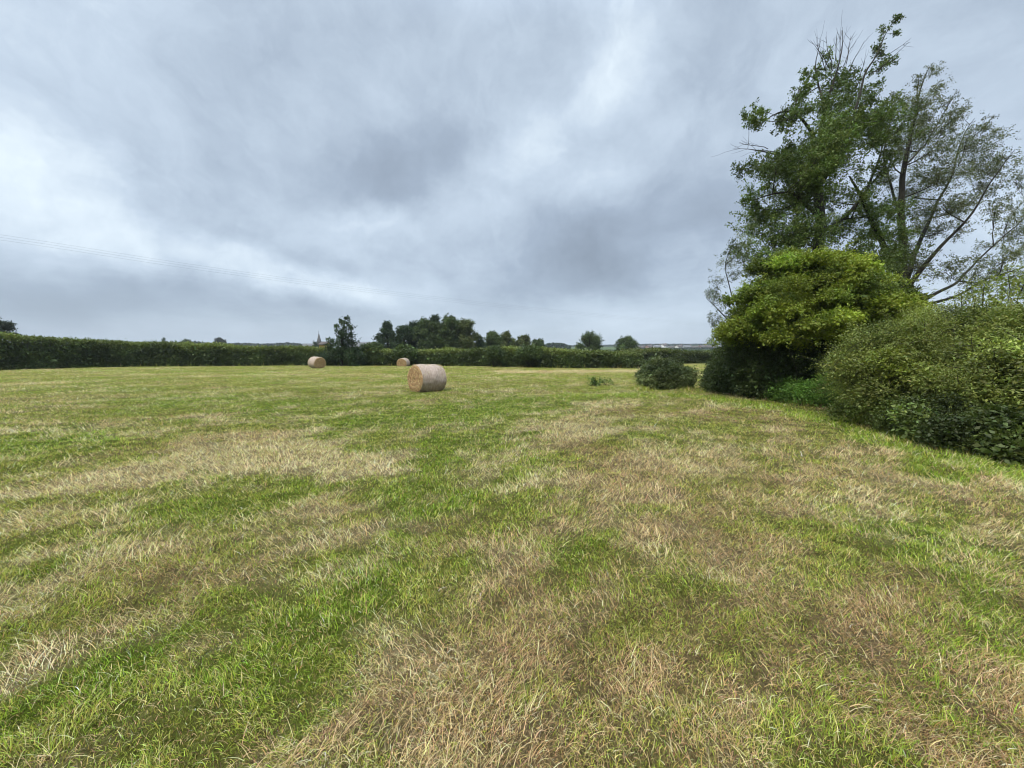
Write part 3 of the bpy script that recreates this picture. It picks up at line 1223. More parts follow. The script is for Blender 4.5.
# round bush standing on its own
RB = [ell(665, 376, 17.6, 19, 0.9, 15), ell(655, 382, 17.4, 13, 0.8, 12), ell(677, 382, 17.4, 13, 0.8, 12)]
shrub('round_bush', 'low rounded dark green bush standing alone on the grass before the gap', pads(RB, 50, 0.18, 0.9, 9, -0.7) + RB,
    0.06, (0.066, 0.090, 0.032), 4200, 'bush', m=11, L=0.2, topcol=(0.115, 0.14, 0.05), canes=60, cane_len=0.35)
# low dark bramble left of the yellow-green tree
shrub('bramble_bush', 'low dark bramble bush at the left foot of the yellow green thorn', [
    ell(735, 376, 15.6, 28, 1.2, 22), ell(722, 383, 15.4, 15, 0.9, 16), ell(752, 386, 14.9, 24, 0.9, 14), ell(748, 362, 15.5, 28, 1.2, 26), ell(765, 374, 13.6, 28, 0.8, 20)],
    0.065, (0.056, 0.080, 0.026), 6500, 'bush', m=12, L=0.28, topcol=(0.06, 0.085, 0.025), fill=0.4)
# big yellow green thorn (umbrella of sprays over a dark hollow)
TH = [ell(806, 300, 13.6, 44, 1.5, 34), ell(764, 310, 13.3, 26, 1.0, 30), ell(840, 296, 13.2, 34, 1.2, 24),
      ell(866, 316, 12.6, 30, 1.1, 18), ell(786, 328, 13.0, 44, 1.3, 18), ell(752, 334, 13.4, 20, 0.8, 12), ell(822, 280, 13.6, 24, 1.0, 18),
      ell(832, 334, 12.8, 38, 1.1, 18), ell(780, 280, 13.5, 16, 0.8, 16)]
shrub('hawthorn_shrub', 'broad yellow green thorn in ragged sprays under the tall leafy tree', pads(TH, 190, 0.38, 0.42, 5, -0.6, 1.34) + core(TH, 0.8),
      0.052, (0.098, 0.140, 0.018), 27000, 'shrub', m=11, L=0.22, flat=0.15, topcol=(0.22, 0.265, 0.030), fill=0.25, lump=0.8, colvar=0.3, stems=22, rmin=0.5,
      canes=260, cane_len=0.9)
# dark under-storey beneath it
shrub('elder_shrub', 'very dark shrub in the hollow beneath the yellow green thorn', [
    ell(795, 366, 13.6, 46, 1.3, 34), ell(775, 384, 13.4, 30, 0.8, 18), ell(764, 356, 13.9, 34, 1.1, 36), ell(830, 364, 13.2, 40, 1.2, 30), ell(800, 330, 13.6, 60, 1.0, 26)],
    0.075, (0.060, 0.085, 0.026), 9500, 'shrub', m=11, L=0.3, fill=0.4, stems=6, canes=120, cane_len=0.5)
# fresh green nettles in the grass edge
shrub('nettle_clump', 'bright fresh green nettle clump in the grass beside the dark hollow', [
    ell(808, 396, 11.9, 26, 0.8, 12), ell(785, 391, 12.6, 12, 0.5, 8), ell(832, 392, 11.6, 14, 0.6, 14)],
    0.06, (0.10, 0.19, 0.030), 1500, 'plant', m=12, L=0.28, stems=10)
# sprawling willow scrub, right edge
SP = [ell(930, 378, 8.8, 70, 1.1, 42), ell(892, 380, 9.6, 38, 1.0, 36), ell(985, 370, 8.0, 54, 1.2, 44), ell(1055, 390, 7.4, 66, 1.3, 62),
      ell(1000, 412, 7.0, 60, 0.9, 44), ell(922, 404, 8.5, 50, 0.8, 26), ell(876, 390, 9.9, 22, 0.7, 20), ell(1100, 418, 6.4, 86, 1.1, 60),
      ell(958, 340, 9.4, 42, 1.1, 18)]
shrub('sprawling_shrub', 'big sprawling grey green shrub of arching shoots filling the edge of the thicket', pads(SP, 170, 0.34, 0.8, 6, -0.25, 1.25) + core(SP, 0.84),
      0.043, (0.092, 0.118, 0.026), 38000, 'shrub', m=11, L=0.30, aspect=0.42, canes=420, cane_len=1.0, topcol=(0.20, 0.23, 0.05), fill=0.25, lump=0.6, colvar=0.28, stems=90, rmin=0.6)
shrub('young_shrub', 'small lime green leafy shoot growing out of the face of the sprawling shrub', [ell(886, 362, 8.35, 14, 0.3, 11), ell(896, 372, 8.2, 10, 0.25, 8)],
      0.05, (0.20, 0.24, 0.03), 150, 'shrub', m=9, L=0.16, stems=5)
# lime coloured sapling leaning in at the top right
shrub('ash_sapling', 'pale lime green sapling rising behind the sprawling shrub at the right edge', [
    ell(1000, 300, 9.6, 28, 0.8, 22), ell(1022, 286, 9.2, 26, 0.8, 22), ell(972, 308, 9.8, 18, 0.6, 14), ell(1050, 296, 9.0, 40, 0.9, 30)],
    0.05, (0.20, 0.24, 0.045), 1000, 'shrub', m=10, L=0.3, fill=0.12, lump=0.9, stems=26, rmin=0.5)
shrub('bramble_bush', 'dark leafy bramble spilling onto the grass in front of the sprawling shrub', pads([
    ell(1000, 436, 6.4, 60, 0.6, 28), ell(940, 424, 7.3, 46, 0.6, 20), ell(1080, 450, 5.7, 76, 0.7, 36), ell(890, 412, 8.4, 36, 0.6, 14)], 60, 0.22, 0.8, 7),
    0.05, (0.070, 0.095, 0.024), 11000, 'bush', m=10, L=0.2, topcol=(0.08, 0.105, 0.02), fill=0.35)


# ================================================================== the two tall trees
def z4(X, Y):      # coordinates read off a 2.953x enlargement of the corner
    return 680 + X / 2.953, Y / 2.953


D1 = 17.5


def PT(X, Y, dd=0.0, D=D1):
    px, py = z4(X, Y)
    return P(px, py, D + dd)


baseL = P(817, 372, D1)
baseL[2] = float(gh(baseL[0], D1)) - 0.1
limbs = [
    ([baseL, PT(400, 880), PT(405, 700), PT(403, 560), PT(410, 430, 0.2), PT(425, 330, 0.2), PT(450, 250, 0.1), PT(478, 180), PT(480, 90)], [0.27, 0.24, 0.21, 0.17, 0.12, 0.085, 0.05, 0.025, 0.01]),
    ([PT(405, 640), PT(350, 590, -0.6), PT(290, 560, -1.0), PT(220, 590, -1.2)], [0.08, 0.06, 0.04, 0.015]),
    ([PT(403, 540), PT(350, 470, 0.5), PT(270, 440, 0.9), PT(200, 440, 1.0)], [0.08, 0.055, 0.035, 0.012]),
    ([PT(410, 430), PT(360, 360, -0.7), PT(310, 320, -1), PT(230, 370, -1.2)], [0.07, 0.05, 0.03, 0.012]),
    ([PT(425, 340), PT(395, 260, 0.4), PT(400, 180, 0.6), PT(415, 120, 0.6)], [0.05, 0.035, 0.02, 0.008]),
    ([PT(403, 560), PT(460, 480, -0.8), PT(500, 390, -1.1), PT(530, 310, -1.2), PT(560, 220, -1.0), PT(590, 140, -0.9), PT(635, 60, -0.8)], [0.10, 0.08, 0.065, 0.05, 0.035, 0.022, 0.008]),
    ([PT(405, 700), PT(470, 640, 0.9), PT(530, 560, 1.2), PT(580, 470, 1.3), PT(610, 380, 1.4)], [0.1, 0.08, 0.06, 0.04, 0.015]),
    ([PT(560, 220, -1.0), PT(620, 180, -1.0), PT(675, 125, -1.0)], [0.02, 0.012, 0.005]),
]
rawL = [(220, 370, 42), (200, 340, 20), (340, 295, 45), (300, 350, 40), (345, 350, 45), (430, 205, 40), (385, 225, 30), (350, 265, 34), (240, 325, 18),
        (590, 160, 30), (600, 95, 16), (635, 62, 18), (580, 215, 30), (628, 182, 16), (570, 262, 26), (640, 95, 10),
        (480, 215, 34), (480, 265, 55), (540, 310, 55), (440, 320, 60), (500, 390, 75), (430, 410, 70), (380, 455, 70), (330, 430, 45), (470, 480, 75),
        (255, 500, 52), (180, 500, 36), (310, 520, 70), (220, 570, 46), (190, 610, 36), (165, 680, 36), (230, 660, 60), (290, 620, 60), (350, 600, 75),
        (430, 590, 60), (350, 700, 80), (270, 730, 60), (450, 690, 60), (400, 520, 70), (560, 420, 60), (600, 350, 50), (640, 390, 50), (560, 360, 55),
        (540, 560, 50), (600, 620, 55), (540, 640, 60), (580, 700, 60), (640, 700, 50), (200, 760, 50), (290, 800, 70), (400, 800, 70), (500, 780, 70),
        (620, 780, 70), (420, 480, 60), (610, 480, 45), (660, 620, 45), (150, 740, 26)]
GL = np.array([0.100, 0.142, 0.032])
clus = []
for (X_, Y_, r_) in rawL:
    rm = r_ / 2.953 * D1 / FPX
    dd = float(rng.uniform(-1, 1)) * (1.7 if r_ > 40 else 0.9)
    clus.append((PT(X_, Y_, dd), rm, 1.0, GL * np.exp(rng.normal(0, 0.15))))
    if r_ > 68:
        clus.append((PT(X_ + rng.uniform(-30, 30), Y_ + rng.uniform(-30, 30), -float(rng.uniform(0.8, 2.0))), rm * 0.7, 1.0, GL * np.exp(rng.normal(0, 0.15))))
bare = []
for (a, b) in [((440, 200), (385, 120)), ((450, 210), (430, 110)), ((470, 190), (480, 80)), ((480, 200), (520, 120)), ((500, 210), (545, 120)), ((520, 260), (545, 180)),
               ((430, 210), (400, 130)), ((460, 180), (465, 95)), ((560, 190), (680, 125)), ((290, 450), (155, 440)), ((260, 440), (175, 420)), ((490, 190), (505, 105))]:
    bare.append((PT(*a), PT(*b), 0.016))
build_tree('tall_tree', baseL, 'tall dark green leafy tree with bare twigs at its top, left of the pair', limbs, clus, 0.080, GL, 275, 0.6,
           bare=bare, twigs=10, clump=0.15, wind=(0.15, 0, 0.05), colvar=0.18)

D2 = 19.0
baseR = P(905, 362, D2)
baseR[2] = float(gh(baseR[0], D2)) - 0.1


def PR(X, Y, dd=0.0):
    return PT(X, Y, dd, D2)


limbs = [
    ([baseR, PR(662, 850), PR(650, 720), PR(655, 600), PR(672, 480), PR(690, 380), PR(715, 290), PR(735, 200)], [0.26, 0.2, 0.16, 0.13, 0.10, 0.07, 0.035, 0.01]),
    ([PR(662, 850), PR(600, 720, -0.5), PR(540, 600, -0.9), PR(500, 520, -1)], [0.14, 0.11, 0.08, 0.03]),
    ([PR(662, 850), PR(700, 720, 0.6), PR(730, 640, 0.8), PR(790, 520, 1.0), PR(830, 420, 1.1), PR(870, 350, 1.2)], [0.13, 0.09, 0.065, 0.045, 0.025, 0.008]),
    ([PR(665, 860), PR(740, 770, -0.6), PR(810, 680, -1.1), PR(880, 600, -1.4), PR(950, 500, -1.6), PR(990, 440, -1.6)], [0.12, 0.085, 0.055, 0.035, 0.02, 0.008]),
    ([PR(690, 900), PR(800, 850, 0.5), PR(880, 770, 0.8), PR(950, 700, 0.9), PR(1020, 640, 1.0), PR(1080, 590, 1.0)], [0.10, 0.06, 0.042, 0.03, 0.018, 0.008]),
    ([PR(690, 905), PR(820, 870, -0.9), PR(900, 815, -1.2), PR(1000, 790, -1.4), PR(1100, 770, -1.5)], [0.08, 0.055, 0.038, 0.025, 0.014]),
    ([PR(655, 640), PR(610, 560, 0.8), PR(580, 480, 1.0), PR(600, 380, 1.2), PR(620, 290, 1.2)], [0.07, 0.05, 0.04, 0.025, 0.01]),
    ([PR(672, 480), PR(740, 420, 0.9), PR(780, 350, 1.1), PR(800, 290, 1.2)], [0.05, 0.035, 0.022, 0.01]),
]
rawR = [(735, 215, 26), (705, 245, 24), (715, 290, 40), (690, 330, 40), (730, 350, 44), (790, 305, 26), (800, 345, 36), (770, 385, 45), (700, 400, 50), (660, 440, 50),
        (740, 450, 50), (830, 330, 18), (860, 390, 34), (840, 440, 45), (905, 370, 26), (930, 400, 26), (900, 440, 40), (955, 470, 30), (880, 500, 48), (810, 510, 50),
        (940, 520, 40), (760, 540, 50), (700, 520, 50), (660, 570, 45), (990, 540, 30), (980, 590, 34), (900, 570, 40), (850, 600, 46), (780, 620, 46), (720, 620, 46),
        (930, 620, 36), (1010, 640, 36), (990, 700, 40), (960, 660, 30), (690, 690, 46), (760, 690, 36), (830, 690, 30), (900, 730, 26), (960, 760, 40), (1020, 740, 40),
        (600, 400, 40), (620, 470, 40), (590, 540, 40), (620, 300, 24), (640, 340, 30), (1080, 600, 50), (1080, 700, 50), (1100, 780, 50), (950, 820, 50), (1040, 850, 60),
        (860, 830, 40), (780, 800, 44), (700, 790, 50), (650, 760, 44), (880, 770, 30)]
GR = np.array([0.105, 0.122, 0.050])
clus = []
for (X_, Y_, r_) in rawR:
    rm = r_ / 2.953 * D2 / FPX
    clus.append((PR(X_, Y_, float(rng.uniform(-1.7, 1.7))), rm * 1.0, 0.8, GR * np.exp(rng.normal(0, 0.14))))
build_tree('willow_tree', baseR, 'airy grey green willow with many rising stems, right of the pair', limbs, clus, 0.085, GR, 330, 0.33,
           twigs=11, clump=0.22, wind=(0.35, 0, 0.1), colvar=0.15, up=0.0)

# pale whippy sapling that shows at the left of the thicket
D3 = 15.8
b3 = P(742, 384, D3)
b3[2] = float(gh(b3[0], D3)) - 0.05
limbs = [([b3, P(738, 330, D3), P(730, 290, D3), P(722, 262, D3), P(735, 240, D3)], [0.035, 0.03, 0.02, 0.012, 0.005]),
         ([P(738, 330, D3), P(720, 310, D3), P(706, 298, D3)], [0.03, 0.02, 0.006]),
         ([P(738, 340, D3), P(722, 326, D3), P(708, 322, D3)], [0.025, 0.015, 0.005])]
clus = [(P(a_, b_, D3 + rng.uniform(-.4, .4)), r_ * D3 / FPX, 0.6) for a_, b_, r_ in
        [(728, 262, 12), (718, 285, 13), (707, 296, 9), (722, 300, 12), (716, 318, 10), (740, 248, 12), (734, 280, 12), (712, 325, 7), (726, 318, 10), (748, 235, 12), (745, 262, 14)]]
build_tree('willow_sapling', b3, 'thin silvery sapling leaning out at the left edge of the thicket', limbs, clus, 0.06, (0.10, 0.12, 0.055), 620, 0.3,
           twigs=8, clump=0.2, twig_r=0.004)


# ================================================================== trees beyond the hedge
def far_tree(name, label, px, w_px, top, depth, colr, shape='round', n=26, leaf=0.22, lpm=60, bare_frac=0.15, group=None, gaps=0.0, base_py=None, dens=1.0):
    base = P(px, 350, depth)
    base[2] = float(gh(base[0], depth)) - 0.1
    H = P(px, top, depth)[2] - base[2]
    Wm = w_px * depth / FPX
    tw = np.array([rng.normal(0, 0.03) * H, 0, 0])
    limbs_ = [([base, base + [0, 0, H * 0.3], base + tw * 0.5 + [0, 0, H * 0.6], base + tw + [0, 0, H * 0.93]], [0.035 * H, 0.028 * H, 0.016 * H, 0.004 * H])]
    for k in range(5):
        a = rng.random() * 2 * pi
        z0 = rng.uniform(0.25, 0.6) * H
        s_ = base + np.array([0, 0, z0])
        e_ = base + np.array([cos(a) * Wm * 0.3, sin(a) * Wm * 0.3, min(z0 + H * 0.3, H * 0.85)])
        limbs_.append(([s_, (s_ + e_) / 2 + [0, 0, -0.03 * H], e_], [0.014 * H, 0.01 * H, 0.004 * H]))
    cl_ = []
    for k in range(n):
        t = (k + rng.random()) / n
        if shape == 'round':
            z = 0.16 + 0.80 * t
            rad_ = Wm / 2 * math.sqrt(max(0.03, 1 - ((z - 0.55) / 0.47) ** 2))
        elif shape == 'cone':
            z = 0.10 + 0.86 * t
            rad_ = Wm / 2 * min(1, (1 - z) * 1.7) ** 0.8 * 1.1
        elif shape == 'flat':
            z = 0.62 + 0.33 * t
            rad_ = Wm / 2 * (1 - 0.8 * abs(t - 0.3))
        else:  # spire with a broad skirt
            z = 0.08 + 0.88 * t
            rad_ = Wm / 2 * (1.6 - 1.0 * z if z < 0.5 else 0.62 * (1.15 - z) / 0.65)
        cr_ = (0.17 if shape != 'cone' else 0.14) * Wm * rng.uniform(0.7, 1.2)
        a = rng.random() * 2 * pi
        q = max(0, rad_ * 1.1 - cr_ * 0.6) * math.sqrt(rng.random())
        c_ = base + np.array([cos(a) * q, sin(a) * q, min(z * H, H - cr_ * 0.8)])
        if gaps and rng.random() < gaps:
            continue
        cl_.append((c_, cr_, dens))
    return build_tree(name, base, label, limbs_, cl_, leaf, np.asarray(colr), lpm * 1.45, 0.7, group=group, twigs=7, clump=0.24, sides=5, twig_r=0.01, colvar=0.18, shoot_m=8)


GR2 = 'trees beyond the far hedge'
DG = (0.040, 0.064, 0.026)
MG = (0.066, 0.094, 0.030)
OG = (0.105, 0.125, 0.042)
bl = P(342, 365, 45)
bl[2] = float(gh(bl[0], 45)) - 0.1
lone = [(348, 318.5, 2.6), (345, 323, 3.2), (340, 321, 2.6), (335, 327, 3), (351.5, 327, 3), (344, 330, 4.5), (338, 334, 3.6), (350, 335, 4), (343, 338, 5.5), (333, 343, 4.5),
        (352, 343, 5), (341, 346, 6.5), (329, 350, 5.5), (356, 351, 5.5), (343, 353, 7.5), (333, 358, 6.5), (351, 359, 7.5), (324, 357, 5), (361, 358, 5)]
build_tree('lone_tree', bl, 'upright ragged dark tree rising out of the hedge beside the church',
           [([bl, P(342, 350, 45), P(343, 335, 45), P(345, 320, 45)], [0.2, 0.15, 0.09, 0.03])],
           [(P(a, b, 45 + rng.uniform(-.8, .8)), c_ * 45 / FPX * 1.05, 1.0) for a, b, c_ in lone], 0.17, DG, 150, 0.7, twigs=10, clump=0.26, twig_r=0.012, shoot_m=8)
for a_ in [
    ('conifer_tree', 'pointed dark conifer at the left end of the grove behind the hedge', 388, 24, 322, 82, DG, 'cone', 34),
    ('grove_tree', 'short dark tree second from the left in the grove', 403, 20, 326, 80, DG, 'round', 26),
    ('grove_tree', 'narrow dark tree with notched top, third from the left in the grove', 414, 20, 322, 84, (0.03, 0.05, 0.02), 'round', 26),
    ('grove_tree', 'dark broad tree left of the tallest one in the grove', 426, 24, 320, 80, MG, 'round', 32),
    ('grove_tree', 'tallest dark green tree of the grove, with a pointed top', 436, 24, 316, 84, DG, 'cone', 34),
    ('grove_tree', 'mid green tree right of the tallest one in the grove', 449, 26, 317.5, 80, MG, 'round', 36),
    ('grove_tree', 'olive green rounded tree at the right end of the grove', 463, 26, 321, 82, OG, 'round', 36),
    ('thicket_tree', 'small very dark tree just right of the grove', 479, 12, 335, 85, DG, 'round', 16),
    ('thicket_tree', 'green bushy tree right of the small very dark one behind the hedge', 492, 20, 332.5, 88, MG, 'round', 24),
    ('thicket_tree', 'grey green leafy tree with a ragged top, between two greener trees', 507, 18, 333, 90, OG, 'round', 22),
    ('thicket_tree', 'low olive tree with thin upright tops in the row right of the grove', 523, 18, 336.5, 90, OG, 'round', 20),
    ('thicket_tree', 'sparse low tree at the right end of the row beyond the hedge', 537, 16, 340, 92, MG, 'round', 16),
]:
    far_tree(a_[0], a_[1], a_[2], a_[3], a_[4], a_[5], a_[6], a_[7], a_[8] + 14, leaf=0.26, lpm=80, group=GR2)
far_tree('field_tree', 'left one of two gappy trees standing apart beyond the hedge', 589, 26, 333, 95, MG, 'round', 30, 0.24, 90, gaps=0.35, group='pair of gappy trees beyond the hedge')
far_tree('field_tree', 'right one of two gappy trees standing apart beyond the hedge', 626, 22, 337.5, 95, MG, 'round', 28, 0.24, 90, gaps=0.3, group='pair of gappy trees beyond the hedge')
far_tree('oak_tree', 'flat topped tree peeping over the hedge at the left edge', 5, 26, 321.5, 70, (0.04, 0.05, 0.03), 'flat', 22, 0.25, 70)
# elder mound breaking the hedge line
for (px_, w_, dd_, h_, lab_) in [(530, 14, 41, 7, 'pale flowering elder mound swelling above the far hedge'), (495, 8, 41, 7, 'small light green bush growing through the hedge top'),
                                 (405, 11, 46, 7, 'fresh green mound on the hedge under the grove'), (372, 16, 47, 10, 'rounded hedge mound right of the lone tree')]:
    shrub('hedge_bush', lab_, [ell(px_, 354, dd_, w_, 1.0, h_)], 0.16, (0.07, 0.10, 0.03), 500, 'bush', m=9, L=0.3, stems=6)


# ================================================================== far town, church, wood
M_ROOF = noisy_mat('roof_tiles', (0.075, 0.065, 0.06), (0.13, 0.105, 0.095), 3)
M_SLATE = noisy_mat('slate_roof', (0.11, 0.11, 0.115), (0.19, 0.19, 0.19), 3)
M_BRICK = noisy_mat('brick', (0.22, 0.13, 0.10), (0.30, 0.19, 0.14), 6)
M_RENDER = noisy_mat('pale_render', (0.52, 0.50, 0.46), (0.66, 0.64, 0.60), 2)
M_STONE = noisy_mat('church_stone', (0.06, 0.058, 0.055), (0.11, 0.105, 0.10), 3)
M_YELLOW = noisy_mat('yellow_paint', (0.55, 0.36, 0.10), (0.68, 0.46, 0.14), 4)
M_GLASS = noisy_mat('window_glass', (0.03, 0.035, 0.04), (0.06, 0.065, 0.07), 2, rough=0.2, spec=0.5, bump=0)


def box(x0, x1, y0, y1, z0, z1):
    V = np.array([[x, y, z] for z in (z0, z1) for y in (y0, y1) for x in (x0, x1)], float)
    F = np.array([[0, 2, 3, 1], [4, 5, 7, 6], [0, 1, 5, 4], [2, 6, 7, 3], [0, 4, 6, 2], [1, 3, 7, 5]])
    return V, F


def joinvf(l):
    Vs, Fs, off = [], [], 0
    for V, F in l:
        Vs.append(V)
        Fs.append(F + off)
        off += len(V)
    return np.concatenate(Vs), np.concatenate(Fs)


def house(label, loc, w, d, h, rh, wall, roof, rz=0.0, name='house', nwin=3, chimney=True, group='houses of the far town'):
    root = empty(name, loc, label, 'house', group)
    root.rotation_euler = (0, 0, rz)
    V, F = box(-w / 2, w / 2, -d / 2, d / 2, -1.5, h)
    gv = np.array([[-w / 2, -d / 2, h], [-w / 2, d / 2, h], [-w / 2, 0, h + rh], [w / 2, -d / 2, h], [w / 2, d / 2, h], [w / 2, 0, h + rh]], float)
    me_v = np.concatenate([V, gv])
    mesh_np('wall', me_v, [F, np.array([[8, 10, 9], [11, 12, 13]])], wall, root)
    ov, th = 0.35, 0.2
    rv = []
    for x in (-w / 2 - ov, w / 2 + ov):
        rv += [[x, -d / 2 - ov, h - ov * rh / (d / 2) + 0.05], [x, 0, h + rh + 0.05], [x, d / 2 + ov, h - ov * rh / (d / 2) + 0.05],
               [x, -d / 2 - ov, h - ov * rh / (d / 2) + 0.05 + th], [x, 0, h + rh + 0.05 + th], [x, d / 2 + ov, h - ov * rh / (d / 2) + 0.05 + th]]
    rf = np.array([[0, 1, 4, 3], [1, 2, 5, 4], [6, 9, 10, 7], [7, 10, 11, 8], [3, 4, 10, 9], [4, 5, 11, 10], [0, 6, 7, 1], [1, 7, 8, 2], [0, 3, 9, 6], [2, 8, 11, 5]])
    r = mesh_np('roof', np.array(rv), rf, roof, root)
    if chimney:
        V, F = box(w / 2 - 1.6, w / 2 - 0.7, -0.45, 0.45, h + rh * 0.6, h + rh + 1.2)
        mesh_np('chimney', V, F, M_BRICK, r)
    for fl in range(2 if h > 4 else 1):
        for k in range(nwin):
            xx = -w / 2 + w * (k + 0.5) / nwin
            V, F = box(xx - 0.6, xx + 0.6, -d / 2 - 0.05, -d / 2 + 0.1, 0.9 + 2.6 * fl, 2.2 + 2.6 * fl)
            mesh_np('window', V, F, M_GLASS, root)
    return root


# low rising ground far off
def hills():
    xs = np.linspace(-1800, 2400, 240)
    ys = np.linspace(260, 2600, 90)
    A, B = np.meshgrid(xs, ys)
    rise = 15.0 * sstep(300, 1100, B) * (0.55 + 0.6 * sstep(0, 420, A)) + 9 * (fbm(A / 420, B / 300, 3, 3) - 0.5) * sstep(400, 900, B)
    edge = sstep(260, 300, B)
    Zz = -0.6 + rise * edge
    i = (np.arange(89)[:, None] * 240 + np.arange(239)[None]).ravel()
    q = np.stack([i, i + 1, i + 241, i + 240], 1)
    cc = np.tile(np.array([0.07, 0.10, 0.035]), (A.size, 1)) * (0.7 + 0.7 * fbm(A.ravel() / 90, B.ravel() / 60, 4, 2))[:, None]
    o = mesh_np('hills', np.stack([A.ravel(), B.ravel(), Zz.ravel()], 1), q, ground.data.materials[0], col=cc, smooth=True)
    tag(o, kind='structure')


def hz(x, y):
    x, y = np.asarray(x, float), np.asarray(y, float)
    rise = 15.0 * sstep(300, 1100, y) * (0.55 + 0.6 * sstep(0, 420, x)) + 9 * (fbm(x / 420, y / 300, 3, 3) - 0.5) * sstep(400, 900, y)
    return -0.6 + rise * sstep(260, 300, y)


hills()


def wood(label, pxs, depth, tops, n, leaf, colr, deep=40):
    """a far wood that reads as one mass; tops: photo rows of its skyline"""
    t = rng.random(n)
    px = pxs[0] + (pxs[1] - pxs[0]) * t
    y = depth + rng.random(n) * deep
    x = (px - 512) / FPX * y
    tp = np.interp(px, np.linspace(pxs[0], pxs[1], len(tops)), tops)
    k = tan(PITCH)
    topz = CAMH + (350 - tp) * depth / FPX
    topz = topz + 2.2 * (fbm(x / 7, y / 7, 17, 3) - 0.6)
    g = hz(x, y)
    u = rng.random(n) ** 0.6
    z = g + (np.maximum(topz, g + 2) - g) * u
    c = np.tile(np.asarray(colr, float), (n, 1)) * np.exp((fbm(x / 9, z / 4, 23, 3) - 0.5) * 2)[:, None]
    V, F, C = leaf_cards(np.stack([x, y, z], 1), leaf * rng.uniform(0.6, 1.4, n), jitter(c, 0.15, n), 0.8)
    o = mesh_np('distant_wood', V, F, M_LEAF, col=C)
    tag(o, label, 'wood', kind='stuff')


wood('dark rounded wood on the skyline behind the left one of the two gappy trees', (541, 570), 380, [346, 343.5, 343, 343.5, 346], 3500, 2.2, (0.035, 0.055, 0.03))
wood('long wooded ridge along the skyline above the far town', (560, 760), 900, [346, 345.5, 346.5, 347.5, 347, 346.5, 346, 346, 345.5], 9000, 4.5, (0.032, 0.048, 0.032), 120)
wood('far trees along the skyline left of the church', (150, 312), 500, [344, 343.5, 341.5, 344, 343, 344, 342.5, 345], 6500, 2.6, (0.035, 0.05, 0.035))
wood('ragged garden trees standing among the houses of the far town', (630, 735), 540, [350, 351.5, 349, 351.8, 350, 352, 348.6, 351.5, 350.5, 349, 352, 350, 351.8, 349.5, 348.5], 5000, 2.0, (0.04, 0.055, 0.03), 12)
wood('low belt of trees between the hedge and the far town', (560, 740), 300, [349, 350, 350.5, 351, 350.5, 350, 349.5], 6000, 1.6, (0.05, 0.075, 0.03), 40)
wood('distant trees closing the skyline far to the left', (-200, 160), 600, [340, 343, 344.5, 345, 344.5, 345], 6000, 3, (0.035, 0.05, 0.035))
far_tree('skyline_tree', 'tiny pointed tree on the skyline above the left hedge', 165, 5, 337, 260, DG, 'round', 12, 0.6, 20)
far_tree('skyline_tree', 'small broad tree on the skyline right of the tiny pointed one', 187, 12, 340, 260, MG, 'round', 14, 0.7, 20)
far_tree('skyline_tree', 'spreading bare topped tree on the skyline between the left edge and the church', 221, 10, 338, 260, (0.05, 0.055, 0.04), 'flat', 14, 0.5, 20)

HS = [(641, 350.5, 3), (649, 349.8, 1), (657, 350, 2), (664, 348.5, 3), (671, 350.8, 1), (679, 349.6, 3), (687, 350, 2), (695, 350.6, 3), (703, 349.8, 1), (711, 350.2, 3), (634, 351, 2), (720, 350, 2)]
HL = ['white house at the left end of the far town', 'brick house beside the leftmost white one in the far town', 'grey roofed house third along the far town',
      'tall white house standing highest in the far town', 'low brick house just right of the tallest white one', 'broad white house in the middle of the far town',
      'grey roofed house right of the broad white one', 'small white house in the right half of the far town', 'brick house near the right half of the far town',
      'white gabled house close to the tall trees in the far town', 'grey roofed house half hidden by the right gappy tree', 'last grey roofed house, nearest the tall trees']
for (hx, hy, kind_), lab_ in zip(HS, HL):
    dd_ = 560 + (hx * 37 % 60)
    p_ = P(hx, hy, dd_)
    wall_ = {1: M_BRICK, 2: M_RENDER, 3: M_RENDER}[kind_]
    roof_ = {1: M_ROOF, 2: M_SLATE, 3: M_ROOF}[kind_]
    hgt = 5.2
    house(lab_, (p_[0], dd_, p_[2] - 1.0), 9 + (hx % 4), 8, hgt, 2.8, wall_, roof_, rz=(hx % 5 - 2) * 0.25, nwin=3)

# long low barn roof right of the lone tree
pb_ = P(365, 350, 130)
house('long low farm building with pale grey roof right of the lone tree', (pb_[0], 130, 0.3), 8.0, 6, 1.9, 1.9, M_BRICK, M_SLATE, 0.05, 'farm_building', 4, False, None)
# yellow gabled house left of the lone tree
py_ = P(325.5, 350, 110)
house('small yellow gabled house between the church and the lone tree', (py_[0], 110, -0.3), 1.5, 4, 3.4, 0.7, M_YELLOW, M_ROOF, 0.0, 'small_house', 1, False, None)

